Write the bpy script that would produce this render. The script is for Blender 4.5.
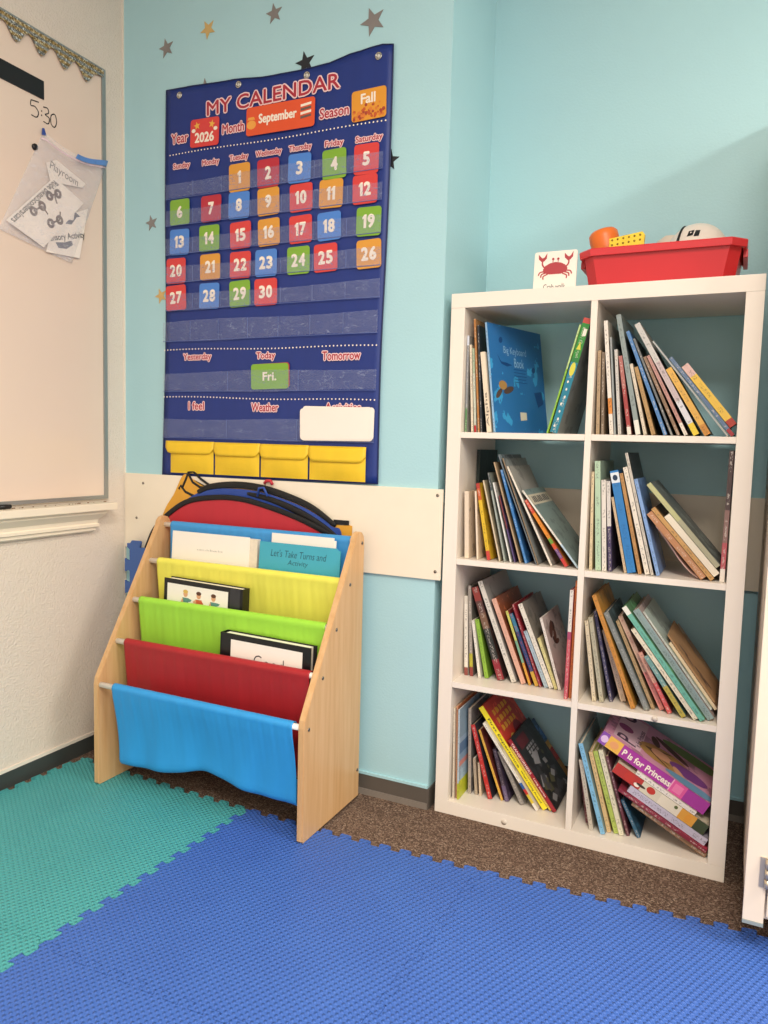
import bpy, bmesh, math, random
from mathutils import Vector, Matrix, Euler

# ------------------------------------------------------------------ reset
for o in list(bpy.data.objects):
    bpy.data.objects.remove(o, do_unlink=True)
scene = bpy.context.scene
COL = scene.collection
random.seed(7)

# ------------------------------------------------------------------ camera
cam_d = bpy.data.cameras.new('camera')
cam = bpy.data.objects.new('camera', cam_d)
COL.objects.link(cam)
cam.location = (0.742494, -1.958911, 1.053231)
cam.rotation_euler = Euler((1.48066521, -0.02625966, 0.44535887), 'XYZ')
cam_d.sensor_fit = 'VERTICAL'
cam_d.sensor_height = 24.0
cam_d.lens = 24.0 * 750.59 / 1024.0
cam_d.clip_start = 0.05
scene.camera = cam

# ------------------------------------------------------------------ light
def lin(c):
    return c / 12.92 if c <= 0.04045 else ((c + 0.055) / 1.055) ** 2.4

def rgb(h):
    return tuple(lin(int(h[i:i + 2], 16) / 255.0) for i in (0, 2, 4)) + (1.0,)

world = bpy.data.worlds.new('world')
scene.world = world
world.use_nodes = True
world.node_tree.nodes['Background'].inputs[0].default_value = (1.0, 0.93, 0.85, 1)
world.node_tree.nodes['Background'].inputs[1].default_value = 0.62

def area(name, loc, sx, sy, power, color=(1.0, 0.93, 0.83)):
    d = bpy.data.lights.new(name, 'AREA')
    d.shape = 'RECTANGLE'
    d.size = sx
    d.size_y = sy
    d.energy = power
    d.color = color
    o = bpy.data.objects.new(name, d)
    o.location = loc
    COL.objects.link(o)
    return o

# ceiling lamps of the room (fluorescent troffers, above and behind the view)
area('ceiling_lamp', (2.75, -1.0, 2.70), 0.55, 1.15, 44)
area('ceiling_lamp', (0.95, -2.2, 2.70), 0.55, 1.15, 40)
area('ceiling_lamp', (2.75, -3.4, 2.70), 0.55, 1.15, 40)

scene.view_settings.view_transform = 'Standard'
scene.view_settings.look = 'None'
scene.view_settings.gamma = 1.0
scene.view_settings.use_curve_mapping = False
scene.view_settings.exposure = 1.0

# ------------------------------------------------------------------ materials
MATS = {}

def newmat(name):
    m = bpy.data.materials.new(name)
    m.use_nodes = True
    nt = m.node_tree
    return m, nt, nt.nodes['Principled BSDF']

def N(nt, kind, **kw):
    n = nt.nodes.new(kind)
    for k, v in kw.items():
        setattr(n, k, v)
    return n

def mix(nt, fac, a, b):
    m = N(nt, 'ShaderNodeMix', data_type='RGBA')
    if isinstance(fac, (int, float)):
        m.inputs[0].default_value = fac
    else:
        nt.links.new(fac, m.inputs[0])
    for v, i in ((a, 6), (b, 7)):
        if isinstance(v, str):
            m.inputs[i].default_value = rgb(v)
        elif isinstance(v, tuple):
            m.inputs[i].default_value = v
        else:
            nt.links.new(v, m.inputs[i])
    return m.outputs[2]

def math_n(nt, op, a, b=None, c=None):
    m = N(nt, 'ShaderNodeMath', operation=op)
    for i, v in enumerate((a, b, c)):
        if v is None:
            continue
        if isinstance(v, (int, float)):
            m.inputs[i].default_value = v
        else:
            nt.links.new(v, m.inputs[i])
    return m.outputs[0]

def noise(nt, vec, scale, detail=2.0, rough=0.5):
    n = N(nt, 'ShaderNodeTexNoise')
    n.inputs['Scale'].default_value = scale
    n.inputs['Detail'].default_value = detail
    n.inputs['Roughness'].default_value = rough
    if vec is not None:
        nt.links.new(vec, n.inputs['Vector'])
    return n.outputs[0]

def ramp(nt, fac, stops):
    r = N(nt, 'ShaderNodeValToRGB')
    el = r.color_ramp.elements
    while len(el) < len(stops):
        el.new(0.5)
    for e, (p, c) in zip(el, stops):
        e.position = p
        e.color = rgb(c) if isinstance(c, str) else c
    nt.links.new(fac, r.inputs[0])
    return r.outputs[0]

def coords(nt, which='Object'):
    return N(nt, 'ShaderNodeTexCoord').outputs[which]

def bump(nt, bsdf, h, strength, dist):
    b = N(nt, 'ShaderNodeBump')
    b.inputs['Strength'].default_value = strength
    b.inputs['Distance'].default_value = dist
    nt.links.new(h, b.inputs['Height'])
    nt.links.new(b.outputs[0], bsdf.inputs['Normal'])

def mat(name, hexc, rough=0.5, vary=0.06, vscale=14.0, bscale=0, bstr=0.2, bdist=0.001, metal=0.0, spec=0.5):
    if name in MATS:
        return MATS[name]
    m, nt, b = newmat(name)
    co = coords(nt)
    if vary > 0:
        r, g, bl, _ = rgb(hexc)
        lo = (r * (1 - vary * 1.6), g * (1 - vary * 1.6), bl * (1 - vary * 1.6), 1)
        hi = (min(1, r * (1 + vary)), min(1, g * (1 + vary)), min(1, bl * (1 + vary)), 1)
        c = mix(nt, noise(nt, co, vscale, 3.0), lo, hi)
        nt.links.new(c, b.inputs['Base Color'])
    else:
        b.inputs['Base Color'].default_value = rgb(hexc)
    b.inputs['Roughness'].default_value = rough
    b.inputs['Metallic'].default_value = metal
    b.inputs['Specular IOR Level'].default_value = spec
    if bscale:
        bump(nt, b, noise(nt, co, bscale, 2.0), bstr, bdist)
    MATS[name] = m
    return m

def paint_wall(name, hexc, bscale, bstr, bdist):
    m, nt, b = newmat(name)
    co = coords(nt)
    r, g, bl, _ = rgb(hexc)
    c = mix(nt, noise(nt, co, 3.0, 4.0), (r * .95, g * .95, bl * .96, 1), (r * 1.03, g * 1.03, bl * 1.02, 1))
    nt.links.new(c, b.inputs['Base Color'])
    b.inputs['Roughness'].default_value = 0.42
    b.inputs['Specular IOR Level'].default_value = 0.35
    bump(nt, b, noise(nt, co, bscale, 3.0, 0.55), bstr, bdist)
    return m

M_TEAL = paint_wall('teal_wall_paint', 'add6dd', 150, 0.5, 0.0012)
M_WHITEWALL = paint_wall('white_plaster_paint', 'e4d7c8', 165, 0.9, 0.0035)
M_CEIL = mat('ceiling_paint', 'efe9df', 0.8)
M_RAIL = mat('rail_paint', 'f3e6d0', 0.4, 0.03)
M_BASE = mat('vinyl_baseboard', '5d564f', 0.4, 0.08)
M_BASEL = mat('vinyl_toe', '857c73', 0.4, 0.08)
M_BASED = mat('dark_vinyl_baseboard', '3f4442', 0.4, 0.1)
M_CAULK = mat('white_caulk', 'e9dfd0', 0.5, 0.04)
M_UNIT = mat('white_laminate', 'efe5d8', 0.32, 0.015, spec=0.4)
M_CAB = mat('cabinet_paint', 'eadccb', 0.4, 0.03)
M_CABS = mat('cabinet_side_paint', '8f9a9c', 0.5, 0.05)
M_SCREW = mat('screw_steel', '8d8478', 0.35, 0.05, metal=0.8)
M_BRASS = mat('hinge_metal', 'cfc3ae', 0.3, 0.05, metal=0.7)

def carpet_mat():
    m, nt, b = newmat('brown_carpet')
    co = coords(nt)
    v = N(nt, 'ShaderNodeTexVoronoi')
    v.inputs['Scale'].default_value = 300
    nt.links.new(co, v.inputs['Vector'])
    sep = N(nt, 'ShaderNodeSeparateColor')
    nt.links.new(v.outputs['Color'], sep.inputs[0])
    c = ramp(nt, sep.outputs[0], [(0.0, '40332c'), (0.3, '5d4c42'), (0.6, '745f51'), (0.85, '8c7666'), (1.0, 'ab9684')])
    c2 = mix(nt, math_n(nt, 'MULTIPLY', noise(nt, co, 9, 3), 0.35), c, '6d564a')
    nt.links.new(c2, b.inputs['Base Color'])
    b.inputs['Roughness'].default_value = 0.95
    b.inputs['Specular IOR Level'].default_value = 0.1
    bump(nt, b, v.outputs['Distance'], 0.6, 0.004)
    return m
M_CARPET = carpet_mat()

def mat_foam(name, hexc, hex2):
    m, nt, b = newmat(name)
    co = coords(nt)
    sep = N(nt, 'ShaderNodeSeparateXYZ')
    nt.links.new(co, sep.inputs[0])
    k = 2 * math.pi / 0.0165
    sx = math_n(nt, 'SINE', math_n(nt, 'MULTIPLY', math_n(nt, 'ADD', sep.outputs[0], math_n(nt, 'MULTIPLY', sep.outputs[1], 0.35)), k))
    sy = math_n(nt, 'SINE', math_n(nt, 'MULTIPLY', math_n(nt, 'ADD', sep.outputs[1], math_n(nt, 'MULTIPLY', sep.outputs[0], -0.18)), k * 0.9))
    h = math_n(nt, 'MULTIPLY', sx, sy)
    h = math_n(nt, 'SMOOTH_MAX', h, 0.0, 0.3)
    c = mix(nt, noise(nt, co, 5, 4), hexc, hex2)
    nt.links.new(c, b.inputs['Base Color'])
    b.inputs['Roughness'].default_value = 0.5
    b.inputs['Specular IOR Level'].default_value = 0.35
    bump(nt, b, h, 0.9, 0.0032)
    return m
M_FOAMB = mat_foam('blue_foam', '3b5fae', '446cbc')
M_FOAMT = mat_foam('teal_foam', '43989b', '4fa7a8')
M_FOAMD = mat_foam('dark_blue_foam', '2f4a86', '37548f')

def wood_mat():
    m, nt, b = newmat('maple_veneer')
    co = coords(nt)
    mp = N(nt, 'ShaderNodeMapping')
    mp.inputs['Scale'].default_value = (40, 40, 2.2)
    nt.links.new(co, mp.inputs['Vector'])
    g = noise(nt, mp.outputs[0], 1.6, 4.0, 0.6)
    c = ramp(nt, g, [(0.25, 'c89a66'), (0.5, 'd2a775'), (0.75, 'dab384')])
    nt.links.new(c, b.inputs['Base Color'])
    b.inputs['Roughness'].default_value = 0.38
    return m
M_WOOD = wood_mat()

def cloth_mat(name, hexc, rough=0.7, scale=420):
    if name in MATS:
        return MATS[name]
    m, nt, b = newmat(name)
    co = coords(nt)
    r, g, bl, _ = rgb(hexc)
    mp = N(nt, 'ShaderNodeMapping')
    mp.inputs['Scale'].default_value = (30, 30, 4)
    nt.links.new(co, mp.inputs['Vector'])
    n1 = noise(nt, mp.outputs[0], 1.0, 3)
    c = mix(nt, n1, (r * .88, g * .88, bl * .88, 1), (min(1, r * 1.06), min(1, g * 1.06), min(1, bl * 1.06), 1))
    nt.links.new(c, b.inputs['Base Color'])
    b.inputs['Roughness'].default_value = rough
    b.inputs['Sheen Weight'].default_value = 0.03
    bump(nt, b, noise(nt, co, scale, 1), 0.15, 0.0006)
    MATS[name] = m
    return m

def print_mat(base, ink, kind, wide=1.0):
    """printed book surface: base colour with small irregular print, in generated coordinates"""
    key = 'print_%s_%s_%s_%.1f' % (kind, base, ink, wide)
    if key in MATS:
        return MATS[key]
    m, nt, b = newmat('printed_' + kind)
    ge = coords(nt, 'Generated')
    oi = N(nt, 'ShaderNodeObjectInfo')
    r, g, bl, _ = rgb(base)
    sh = N(nt, 'ShaderNodeVectorMath', operation='ADD')
    nt.links.new(ge, sh.inputs[0])
    nt.links.new(oi.outputs['Location'], sh.inputs[1])
    if kind == 'spine':
        sep = N(nt, 'ShaderNodeSeparateXYZ')
        nt.links.new(ge, sep.inputs[0])
        mp = N(nt, 'ShaderNodeMapping')
        mp.inputs['Scale'].default_value = (2.2 * wide, 0.0, 46 * (.6 + .4 * wide))
        nt.links.new(sh.outputs[0], mp.inputs['Vector'])
        let = math_n(nt, 'GREATER_THAN', noise(nt, mp.outputs[0], 1.0, 2.0, 0.6), 0.53)
        mp2 = N(nt, 'ShaderNodeMapping')
        mp2.inputs['Scale'].default_value = (0.0, 0.0, 5.0)
        nt.links.new(sh.outputs[0], mp2.inputs['Vector'])
        word = math_n(nt, 'GREATER_THAN', noise(nt, mp2.outputs[0], 1.0, 1.0), 0.47)
        dx = math_n(nt, 'ABSOLUTE', math_n(nt, 'SUBTRACT', sep.outputs[0], 0.5))
        band = math_n(nt, 'LESS_THAN', dx, 0.24)
        f = math_n(nt, 'MULTIPLY', math_n(nt, 'MULTIPLY', let, word), band)
        f = math_n(nt, 'MULTIPLY', f, 0.5)
    else:
        n1 = noise(nt, sh.outputs[0], 5.0, 3.0, 0.6)
        f = math_n(nt, 'MULTIPLY', math_n(nt, 'SMOOTHSTEP' if False else 'GREATER_THAN', n1, 0.58), 0.55)
    c = mix(nt, f, base, ink)
    c = mix(nt, math_n(nt, 'MULTIPLY', noise(nt, sh.outputs[0], 2.5, 2), 0.22), c, (r * .6, g * .6, bl * .6, 1))
    nt.links.new(c, b.inputs['Base Color'])
    b.inputs['Roughness'].default_value = 0.4
    MATS[key] = m
    return m

def clear_mat(name, tint, amount, rough=0.15):
    if name in MATS:
        return MATS[name]
    m, nt, b = newmat(name)
    out = [n for n in nt.nodes if n.type == 'OUTPUT_MATERIAL'][0]
    tr = N(nt, 'ShaderNodeBsdfTransparent')
    mx = N(nt, 'ShaderNodeMixShader')
    b.inputs['Base Color'].default_value = rgb(tint)
    b.inputs['Roughness'].default_value = rough
    b.inputs['Specular IOR Level'].default_value = 0.6
    co = coords(nt)
    n = noise(nt, co, 38, 3, 0.6)
    fac = math_n(nt, 'MULTIPLY_ADD', n, amount * 0.8, amount * 0.6)
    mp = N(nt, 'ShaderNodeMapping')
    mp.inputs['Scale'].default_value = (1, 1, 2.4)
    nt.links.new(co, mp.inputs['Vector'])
    crease_glint = math_n(nt, 'COMPARE', noise(nt, mp.outputs[0], 26, 2, 0.55), 0.42, 0.008)  # thin pale streaks painted in as reflections off the wrinkled plastic
    fac = math_n(nt, 'MULTIPLY_ADD', crease_glint, 0.26, fac)
    nt.links.new(fac, mx.inputs[0])
    nt.links.new(tr.outputs[0], mx.inputs[1])
    nt.links.new(b.outputs[0], mx.inputs[2])
    nt.links.new(mx.outputs[0], out.inputs[0])
    bump(nt, b, noise(nt, co, 60, 3), 0.6, 0.003)
    MATS[name] = m
    return m

# ------------------------------------------------------------------ mesh helpers
class MB:
    """collects shapes for ONE mesh"""
    def __init__(self):
        self.v, self.f, self.m, self.smooth = [], [], [], []
    def add(self, vs, fs, mi=0, smooth=False):
        o = len(self.v)
        self.v += [tuple(x) for x in vs]
        self.f += [tuple(i + o for i in f) for f in fs]
        self.m += [mi] * len(fs)
        self.smooth += [smooth] * len(fs)
        return self
    def box(self, x0, x1, y0, y1, z0, z1, mi=0, bev=0.0):
        if bev <= 0:
            vs = [(x, y, z) for z in (z0, z1) for y in (y0, y1) for x in (x0, x1)]
            fs = [(0, 2, 3, 1), (4, 5, 7, 6), (0, 1, 5, 4), (2, 6, 7, 3), (0, 4, 6, 2), (1, 3, 7, 5)]
            return self.add(vs, fs, mi)
        bm = bmesh.new()
        bmesh.ops.create_cube(bm, size=1.0)
        for v in bm.verts:
            v.co = Vector(((x0 + x1) / 2 + v.co.x * (x1 - x0), (y0 + y1) / 2 + v.co.y * (y1 - y0), (z0 + z1) / 2 + v.co.z * (z1 - z0)))
        bmesh.ops.bevel(bm, geom=list(bm.edges), offset=bev, segments=2, affect='EDGES', profile=0.7)
        return self.bm(bm, mi)
    def bm(self, bm, mi=0, smooth=False, mtx=None):
        bm.verts.ensure_lookup_table()
        vs = [(mtx @ v.co) if mtx else v.co.copy() for v in bm.verts]
        ix = {v: i for i, v in enumerate(bm.verts)}
        fs = [[ix[v] for v in f.verts] for f in bm.faces]
        self.add(vs, fs, mi, smooth)
        bm.free()
        return self
    def prism(self, pts, frame, depth, mi=0, bev=0.0):
        """2D outline pts, frame=(origin, ux, uy, un); extruded from 0 to depth along un"""
        bm = bmesh.new()
        o, ux, uy, un = [Vector(a) for a in frame]
        vs = [bm.verts.new(o + ux * p[0] + uy * p[1]) for p in pts]
        f = bm.faces.new(vs)
        r = bmesh.ops.extrude_face_region(bm, geom=[f])
        ev = [g for g in r['geom'] if isinstance(g, bmesh.types.BMVert)]
        for v in ev:
            v.co += un * depth
        bmesh.ops.recalc_face_normals(bm, faces=list(bm.faces))
        if bev > 0:
            ed = [e for e in bm.edges if len(e.link_faces) == 2 and (len(e.link_faces[0].verts) > 4 or len(e.link_faces[1].verts) > 4)]
            bmesh.ops.bevel(bm, geom=ed, offset=bev, segments=2, affect='EDGES')
        return self.bm(bm, mi)
    def flat(self, pts, frame, mi=0):
        o, ux, uy = [Vector(a) for a in frame[:3]]
        return self.add([o + ux * p[0] + uy * p[1] for p in pts], [tuple(range(len(pts)))], mi)
    def tube(self, path, r, n=8, mi=0, closed=False, caps=True):
        P = [Vector(p) for p in path]
        K = len(P)
        vs, fs = [], []
        prev = None
        for i, p in enumerate(P):
            if closed:
                t = P[(i + 1) % K] - P[i - 1]
            else:
                t = P[min(i + 1, K - 1)] - P[max(i - 1, 0)]
            t.normalize()
            a = prev if prev is not None else (Vector((0, 0, 1)) if abs(t.z) < 0.9 else Vector((1, 0, 0)))
            a = (a - t * a.dot(t)).normalized()
            prev = a
            c = t.cross(a)
            rr = r[i] if isinstance(r, (list, tuple)) else r
            for k in range(n):
                an = 2 * math.pi * k / n
                vs.append(p + a * math.cos(an) * rr + c * math.sin(an) * rr)
        for i in range(K if closed else K - 1):
            j = (i + 1) % K
            for k in range(n):
                l = (k + 1) % n
                fs.append((i * n + k, i * n + l, j * n + l, j * n + k))
        if caps and not closed:
            fs.append(tuple(range(n))[::-1])
            fs.append(tuple((K - 1) * n + k for k in range(n)))
        return self.add(vs, fs, mi, True)
    def grid(self, rows, mi=0, smooth=True, closed=False):
        """rows: list of equal-length point lists"""
        n = len(rows[0])
        vs = [p for r in rows for p in r]
        fs = []
        for i in range(len(rows) - 1):
            for k in range(n - 1 if not closed else n):
                l = (k + 1) % n
                fs.append((i * n + k, i * n + l, (i + 1) * n + l, (i + 1) * n + k))
        return self.add(vs, fs, mi, smooth)
    def build(self, name, mats, parent=None, loc=None):
        me = bpy.data.meshes.new(name)
        me.from_pydata(self.v, [], self.f)
        if not isinstance(mats, (list, tuple)):
            mats = [mats]
        for m in mats:
            me.materials.append(m)
        me.polygons.foreach_set('material_index', self.m)
        me.polygons.foreach_set('use_smooth', self.smooth)
        me.update()
        o = bpy.data.objects.new(name, me)
        COL.objects.link(o)
        if parent is not None:
            o.parent = parent
        if loc is not None:
            o.location = loc
        return o

def flatten_y(b, k, start=0):
    """squeeze the collected verts towards their mean depth"""
    ys = [v[1] for v in b.v[start:]]
    m_ = sum(ys) / len(ys)
    b.v[start:] = [(v[0], m_ + (v[1] - m_) * k, v[2]) for v in b.v[start:]]
    return b

def fat_write(mb, body, origin, ux, uy, width=None, height=None, r=.002, bold=0.0, mi=0, lift=0.0, n=8, shear=0.0):
    """bold lettering: copies nudged around a circle, each on its own depth"""
    o, ux, uy = Vector(origin), Vector(ux).normalized(), Vector(uy).normalized()
    for k in range(n):
        a = 2 * math.pi * k / n
        write(mb, body, o + ux * r * math.cos(a) + uy * r * math.sin(a), ux, uy, width, height, bold, mi, lift + k * .00002, shear)
    write(mb, body, o, ux, uy, width, height, bold, mi, lift + n * .00002, shear)

def mirror_solid(o, th, off=0):
    s = o.modifiers.new('thickness', 'SOLIDIFY')
    s.thickness = th
    s.offset = off
    return o

def tag(o, label, cat, group=None):
    o['label'] = label
    o['category'] = cat
    if group:
        o['group'] = group
    return o

def thing(name, label, cat, loc=(0, 0, 0), group=None):
    o = bpy.data.objects.new(name, None)
    o.empty_display_size = 0.05
    o.location = loc
    COL.objects.link(o)
    return tag(o, label, cat, group)

def struct(o):
    o['kind'] = 'structure'
    return o

def lab(o, text):
    o['label'] = text
    return o

def rrect(w, h, r, n=4):
    pts = []
    for cx, cy, a0 in ((w / 2 - r, h / 2 - r, 0), (-w / 2 + r, h / 2 - r, 90), (-w / 2 + r, -h / 2 + r, 180), (w / 2 - r, -h / 2 + r, 270)):
        for k in range(n + 1):
            a = math.radians(a0 + 90 * k / n)
            pts.append((cx + r * math.cos(a), cy + r * math.sin(a)))
    return pts

TEXT_CACHE = {}
def text2d(body, bold=0.0, shear=0.0):
    """flat filled lettering: list of (verts2d, faces), centred, cap height scaled to 1"""
    key = (body, bold, shear)
    if key in TEXT_CACHE:
        return TEXT_CACHE[key]
    cu = bpy.data.curves.new('lettering', 'FONT')
    cu.body = body
    cu.size = 1.0
    cu.offset = bold
    cu.shear = shear
    cu.resolution_u = 3
    cu.align_x = 'CENTER'
    cu.align_y = 'CENTER'
    ob = bpy.data.objects.new('lettering', cu)
    COL.objects.link(ob)
    dg = bpy.context.evaluated_depsgraph_get()
    me = bpy.data.meshes.new_from_object(ob.evaluated_get(dg))
    V = [(v.co.x, v.co.y) for v in me.vertices]
    F = [tuple(p.vertices) for p in me.polygons]
    bpy.data.objects.remove(ob)
    bpy.data.curves.remove(cu)
    bpy.data.meshes.remove(me)
    if V:
        x0, x1 = min(v[0] for v in V), max(v[0] for v in V)
        y0, y1 = min(v[1] for v in V), max(v[1] for v in V)
        V = [(v[0] - (x0 + x1) / 2, v[1] - (y0 + y1) / 2) for v in V]
        TEXT_CACHE[key] = (V, F, x1 - x0, y1 - y0)
    else:
        TEXT_CACHE[key] = ([], [], 1, 1)
    return TEXT_CACHE[key]

def write(mb, body, origin, ux, uy, width=None, height=None, bold=0.0, mi=0, lift=0.0, shear=0.0):
    """letters centred on origin; baseline along ux, up along uy"""
    V, F, w, h = text2d(body, bold, shear)
    sx = width / w if width else None
    sy = height / h if height else None
    sx = sx or sy
    sy = sy or sx
    o, ux, uy = Vector(origin), Vector(ux).normalized(), Vector(uy).normalized()
    nn = ux.cross(uy)
    mb.add([o + ux * (v[0] * sx) + uy * (v[1] * sy) + nn * lift for v in V], F, mi)

FX, FZ, FN = (1, 0, 0), (0, 0, 1), (0, -1, 0)     # facing the room from the back wall
def catmull(pts, n=6, closed=False):
    P = [Vector(p) for p in pts]
    out = []
    K = len(P)
    for i in range(K if closed else K - 1):
        p0 = P[i - 1] if (closed or i > 0) else P[i]
        p1, p2 = P[i], P[(i + 1) % K]
        p3 = P[(i + 2) % K] if (closed or i + 2 < K) else p2
        for k in range(n):
            t = k / n
            out.append(0.5 * ((2 * p1) + (p2 - p0) * t + (2 * p0 - 5 * p1 + 4 * p2 - p3) * t * t + (3 * p1 - p0 - 3 * p2 + p3) * t ** 3))
    if not closed:
        out.append(P[-1])
    return out

# ================================================================== the room
XW = -1.18          # left wall
YB = 0.36           # recess wall
CEIL = 2.72
struct(MB().box(XW - .1, 3.4, -4.4, YB + .1, -.1, 0).build('floor', M_CARPET))
struct(MB().box(XW - .1, 3.4, -4.4, YB + .1, CEIL, CEIL + .1).build('ceiling', M_CEIL))
struct(MB().box(XW - .1, XW, -4.4, YB + .1, 0, CEIL).build('wall_left', M_WHITEWALL))
pil = MB().box(XW, -.022, 0, YB + .1, 0, CEIL)
struct(pil.build('wall_back', M_TEAL))
struct(MB().box(-.022, 3.4, YB, YB + .1, 0, CEIL).build('wall_recess', M_TEAL))

def cove(name, x0, x1, y, mat_, toe_, bead_):
    b = MB()
    b.box(x0, x1, y - .004, y, .018, .062)
    o = struct(b.build(name, mat_))
    t = MB().box(x0, x1, y - .008, y, 0, .018)
    t.build('toe_strip', toe_, o)
    MB().box(x0, x1, y - .006, y, .062, .070).build('bead', bead_, o)
    return o
o = cove('baseboard_back', -1.168, -.022, 0, M_BASE, M_BASEL, M_TEAL)
MB().box(-.4, -.399, -.0045, -.004, .0, .062).build('seam', M_BASED, o)
cove('baseboard_recess', -.018, 3.3, YB, M_BASE, M_BASEL, M_TEAL)
o = struct(MB().box(XW, XW + .006, -4.2, -.001, 0, .052).build('baseboard_left', M_BASED))
MB().box(XW, XW + .005, -4.2, -.001, .052, .062).build('caulk_line', M_CAULK, o)
o = struct(MB().box(-.022, -.018, -.004, YB, .0, .062).build('baseboard_return', M_BASE))

# white board rails screwed to the wall
r = struct(MB().box(-1.172, -.004, -.010, 0, .676, .932, 0, .0012).build('trim_1', M_RAIL))
for x, z in ((-.018, .915), (-.018, .70), (-1.09, .90), (-1.12, .78)):
    b = MB()
    b.tube([(x, -.0112, z), (x, -.0095, z)], .0045, 10)
    b.build('screw', M_SCREW, r)
r = struct(MB().box(-.02, 2.6, YB - .012, YB, .672, .932, 0, .0012).build('trim_2', M_RAIL))

# white corner bead at the left wall
struct(MB().box(XW, XW + .004, -.006, 0, .07, CEIL).build('trim_3', M_CAULK))

# ------------------------------------------------------------------ star stickers
def star_pts(r, rot):
    pts = []
    for k in range(10):
        a = math.radians(90 + rot + 36 * k)
        q = r if k % 2 == 0 else r * .42
        pts.append((q * math.cos(a), q * math.sin(a)))
    return pts
M_SILVER = mat('silver_foil', '8f8a88', .35, .1, metal=.3)
M_GOLD = mat('gold_foil', 'd9b878', .35, .1, metal=.3)
M_BLKF = mat('black_foil', '22262c', .4, .1)
for x, z, r_, rot, m_, l_ in (
    (-.997, 2.292, .031, 12, M_SILVER, 'silver star sticker, lower left of the gold star above the calendar'),
    (-.832, 2.316, .030, 28, M_GOLD, 'gold star sticker on teal wall above the calendar'),
    (-.588, 2.311, .030, 8, M_SILVER, 'silver star sticker at the top of the wall between gold star and large star'),
    (-.260, 2.222, .040, 20, M_SILVER, 'large silver star sticker above the right corner of the calendar'),
    (-.478, 2.152, .034, 10, M_BLKF, 'black star sticker peeking over the top edge of the calendar'),
    (-.197, 1.842, .030, -8, M_BLKF, 'black star sticker peeking out right of the calendar'),
    (-1.060, 1.757, .026, 12, M_SILVER, 'small silver star sticker left of the green six card'),
    (-1.020, 1.520, .026, 20, M_GOLD, 'gold star sticker peeking out left of the calendar'),
    (-.842, 2.146, .028, 4, M_SILVER, 'silver star sticker mostly hidden behind the calendar top')):
    b = MB().prism(star_pts(r_, rot), ((x, -.0004, z), FX, FZ, FN), .0012)
    tag(b.build('star_sticker', m_), l_, 'star sticker', 'star stickers on the teal wall')

# ------------------------------------------------------------------ foam floor mats
def tooth_line(p0, p1, nrm, n, a=.0095):
    """dovetailed joint from p0 to p1"""
    p0, p1, nrm = Vector(p0), Vector(p1), Vector(nrm)
    L = (p1 - p0).length
    d = (p1 - p0) / L
    p = L / n
    pts = [(0, 0), (.16 * p, 0)]
    for k in range(n):
        s = k * p
        if k:
            pts += [(s + .30 * p, -a), (s + .26 * p, -a * .55)]
        pts += [(s + .22 * p, a * .55), (s + .27 * p, a), (s + .73 * p, a), (s + .78 * p, a * .55)]
        if k < n - 1:
            pts += [(s + .74 * p, -a * .55), (s + .70 * p, -a)]
    pts += [(L - .16 * p, 0), (L, 0)]
    return [p0 + d * s + nrm * h for s, h in pts]

def warp(x, y):
    yb = .0508 * x * x + .0371 * x - .2604
    return (x + .05 * y, y + yb * (1 if True else 0))

from mathutils.geometry import delaunay_2d_cdt
def slab(pts, h):
    """flat tile of outline pts, thickness h, lying in xy"""
    n = len(pts)
    V, E_, F, ov_, oe_, of_ = delaunay_2d_cdt([Vector(p) for p in pts], [], [list(range(n))], 1, 1e-7)
    b = MB()
    m = len(V)
    fs = [tuple(f) for f in F]
    b.add([(v.x, v.y, h) for v in V] + [(v.x, v.y, 0) for v in V], fs + [tuple(i + m for i in f[::-1]) for f in fs])
    b.add([(p[0], p[1], 0) for p in pts] + [(p[0], p[1], h) for p in pts], [(i, i + n, (i + 1) % n + n, (i + 1) % n) for i in range(n)])
    return b
GX = [-1.138, -.466, .222, .790 + .115]
GY = [0.0, -.665, -1.33]
MATLAB = {(0, 0): ('teal', 'teal foam puzzle mat in the corner under the book rack'),
          (1, 0): ('blue', 'blue foam puzzle mat in the middle, touching the right foot of the book rack'),
          (2, 0): ('blue', 'blue foam puzzle mat on the right in front of the cube shelf'),
          (0, 1): ('teal', 'teal foam puzzle mat cut off by the left edge of the photo'),
          (1, 1): ('blue', 'blue foam puzzle mat at the bottom left corner of the photo'),
          (2, 1): ('blue', 'blue foam puzzle mat at the bottom right of the photo')}
def foam_tile(i, j):
    x0, x1, y1, y0 = GX[i], GX[i + 1], GY[j], GY[j + 1]
    top = tooth_line((x0, y1, 0), (x1, y1, 0), (0, 1, 0), 12)
    right = tooth_line((x1, y1, 0), (x1, y0, 0), (1, 0, 0), 12)
    bot = tooth_line((x0, y0, 0), (x1, y0, 0), (0, 1, 0), 12)
    left = tooth_line((x0, y1, 0), (x0, y0, 0), (1, 0, 0), 12)
    loop = top[:-1] + right[:-1] + bot[::-1][:-1] + left[::-1][:-1]
    n = len(loop)
    pts = []
    for k in range(n):                       # pull the outline in by half a millimetre
        d0, d1 = (loop[k] - loop[k - 1]).normalized(), (loop[(k + 1) % n] - loop[k]).normalized()
        e = (d0 + d1).normalized()
        q = loop[k] + Vector((e.y, -e.x, 0)) * (.0005 / max(.35, e.dot(d1)))
        pts.append(warp(q.x, q.y))
    return slab(pts, .011)
for (i, j), (kind, l_) in MATLAB.items():
    o = foam_tile(i, j).build('foam_mat', M_FOAMT if kind == 'teal' else M_FOAMB)
    tag(o, l_, 'foam mat', 'puzzle mats on the floor')

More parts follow.
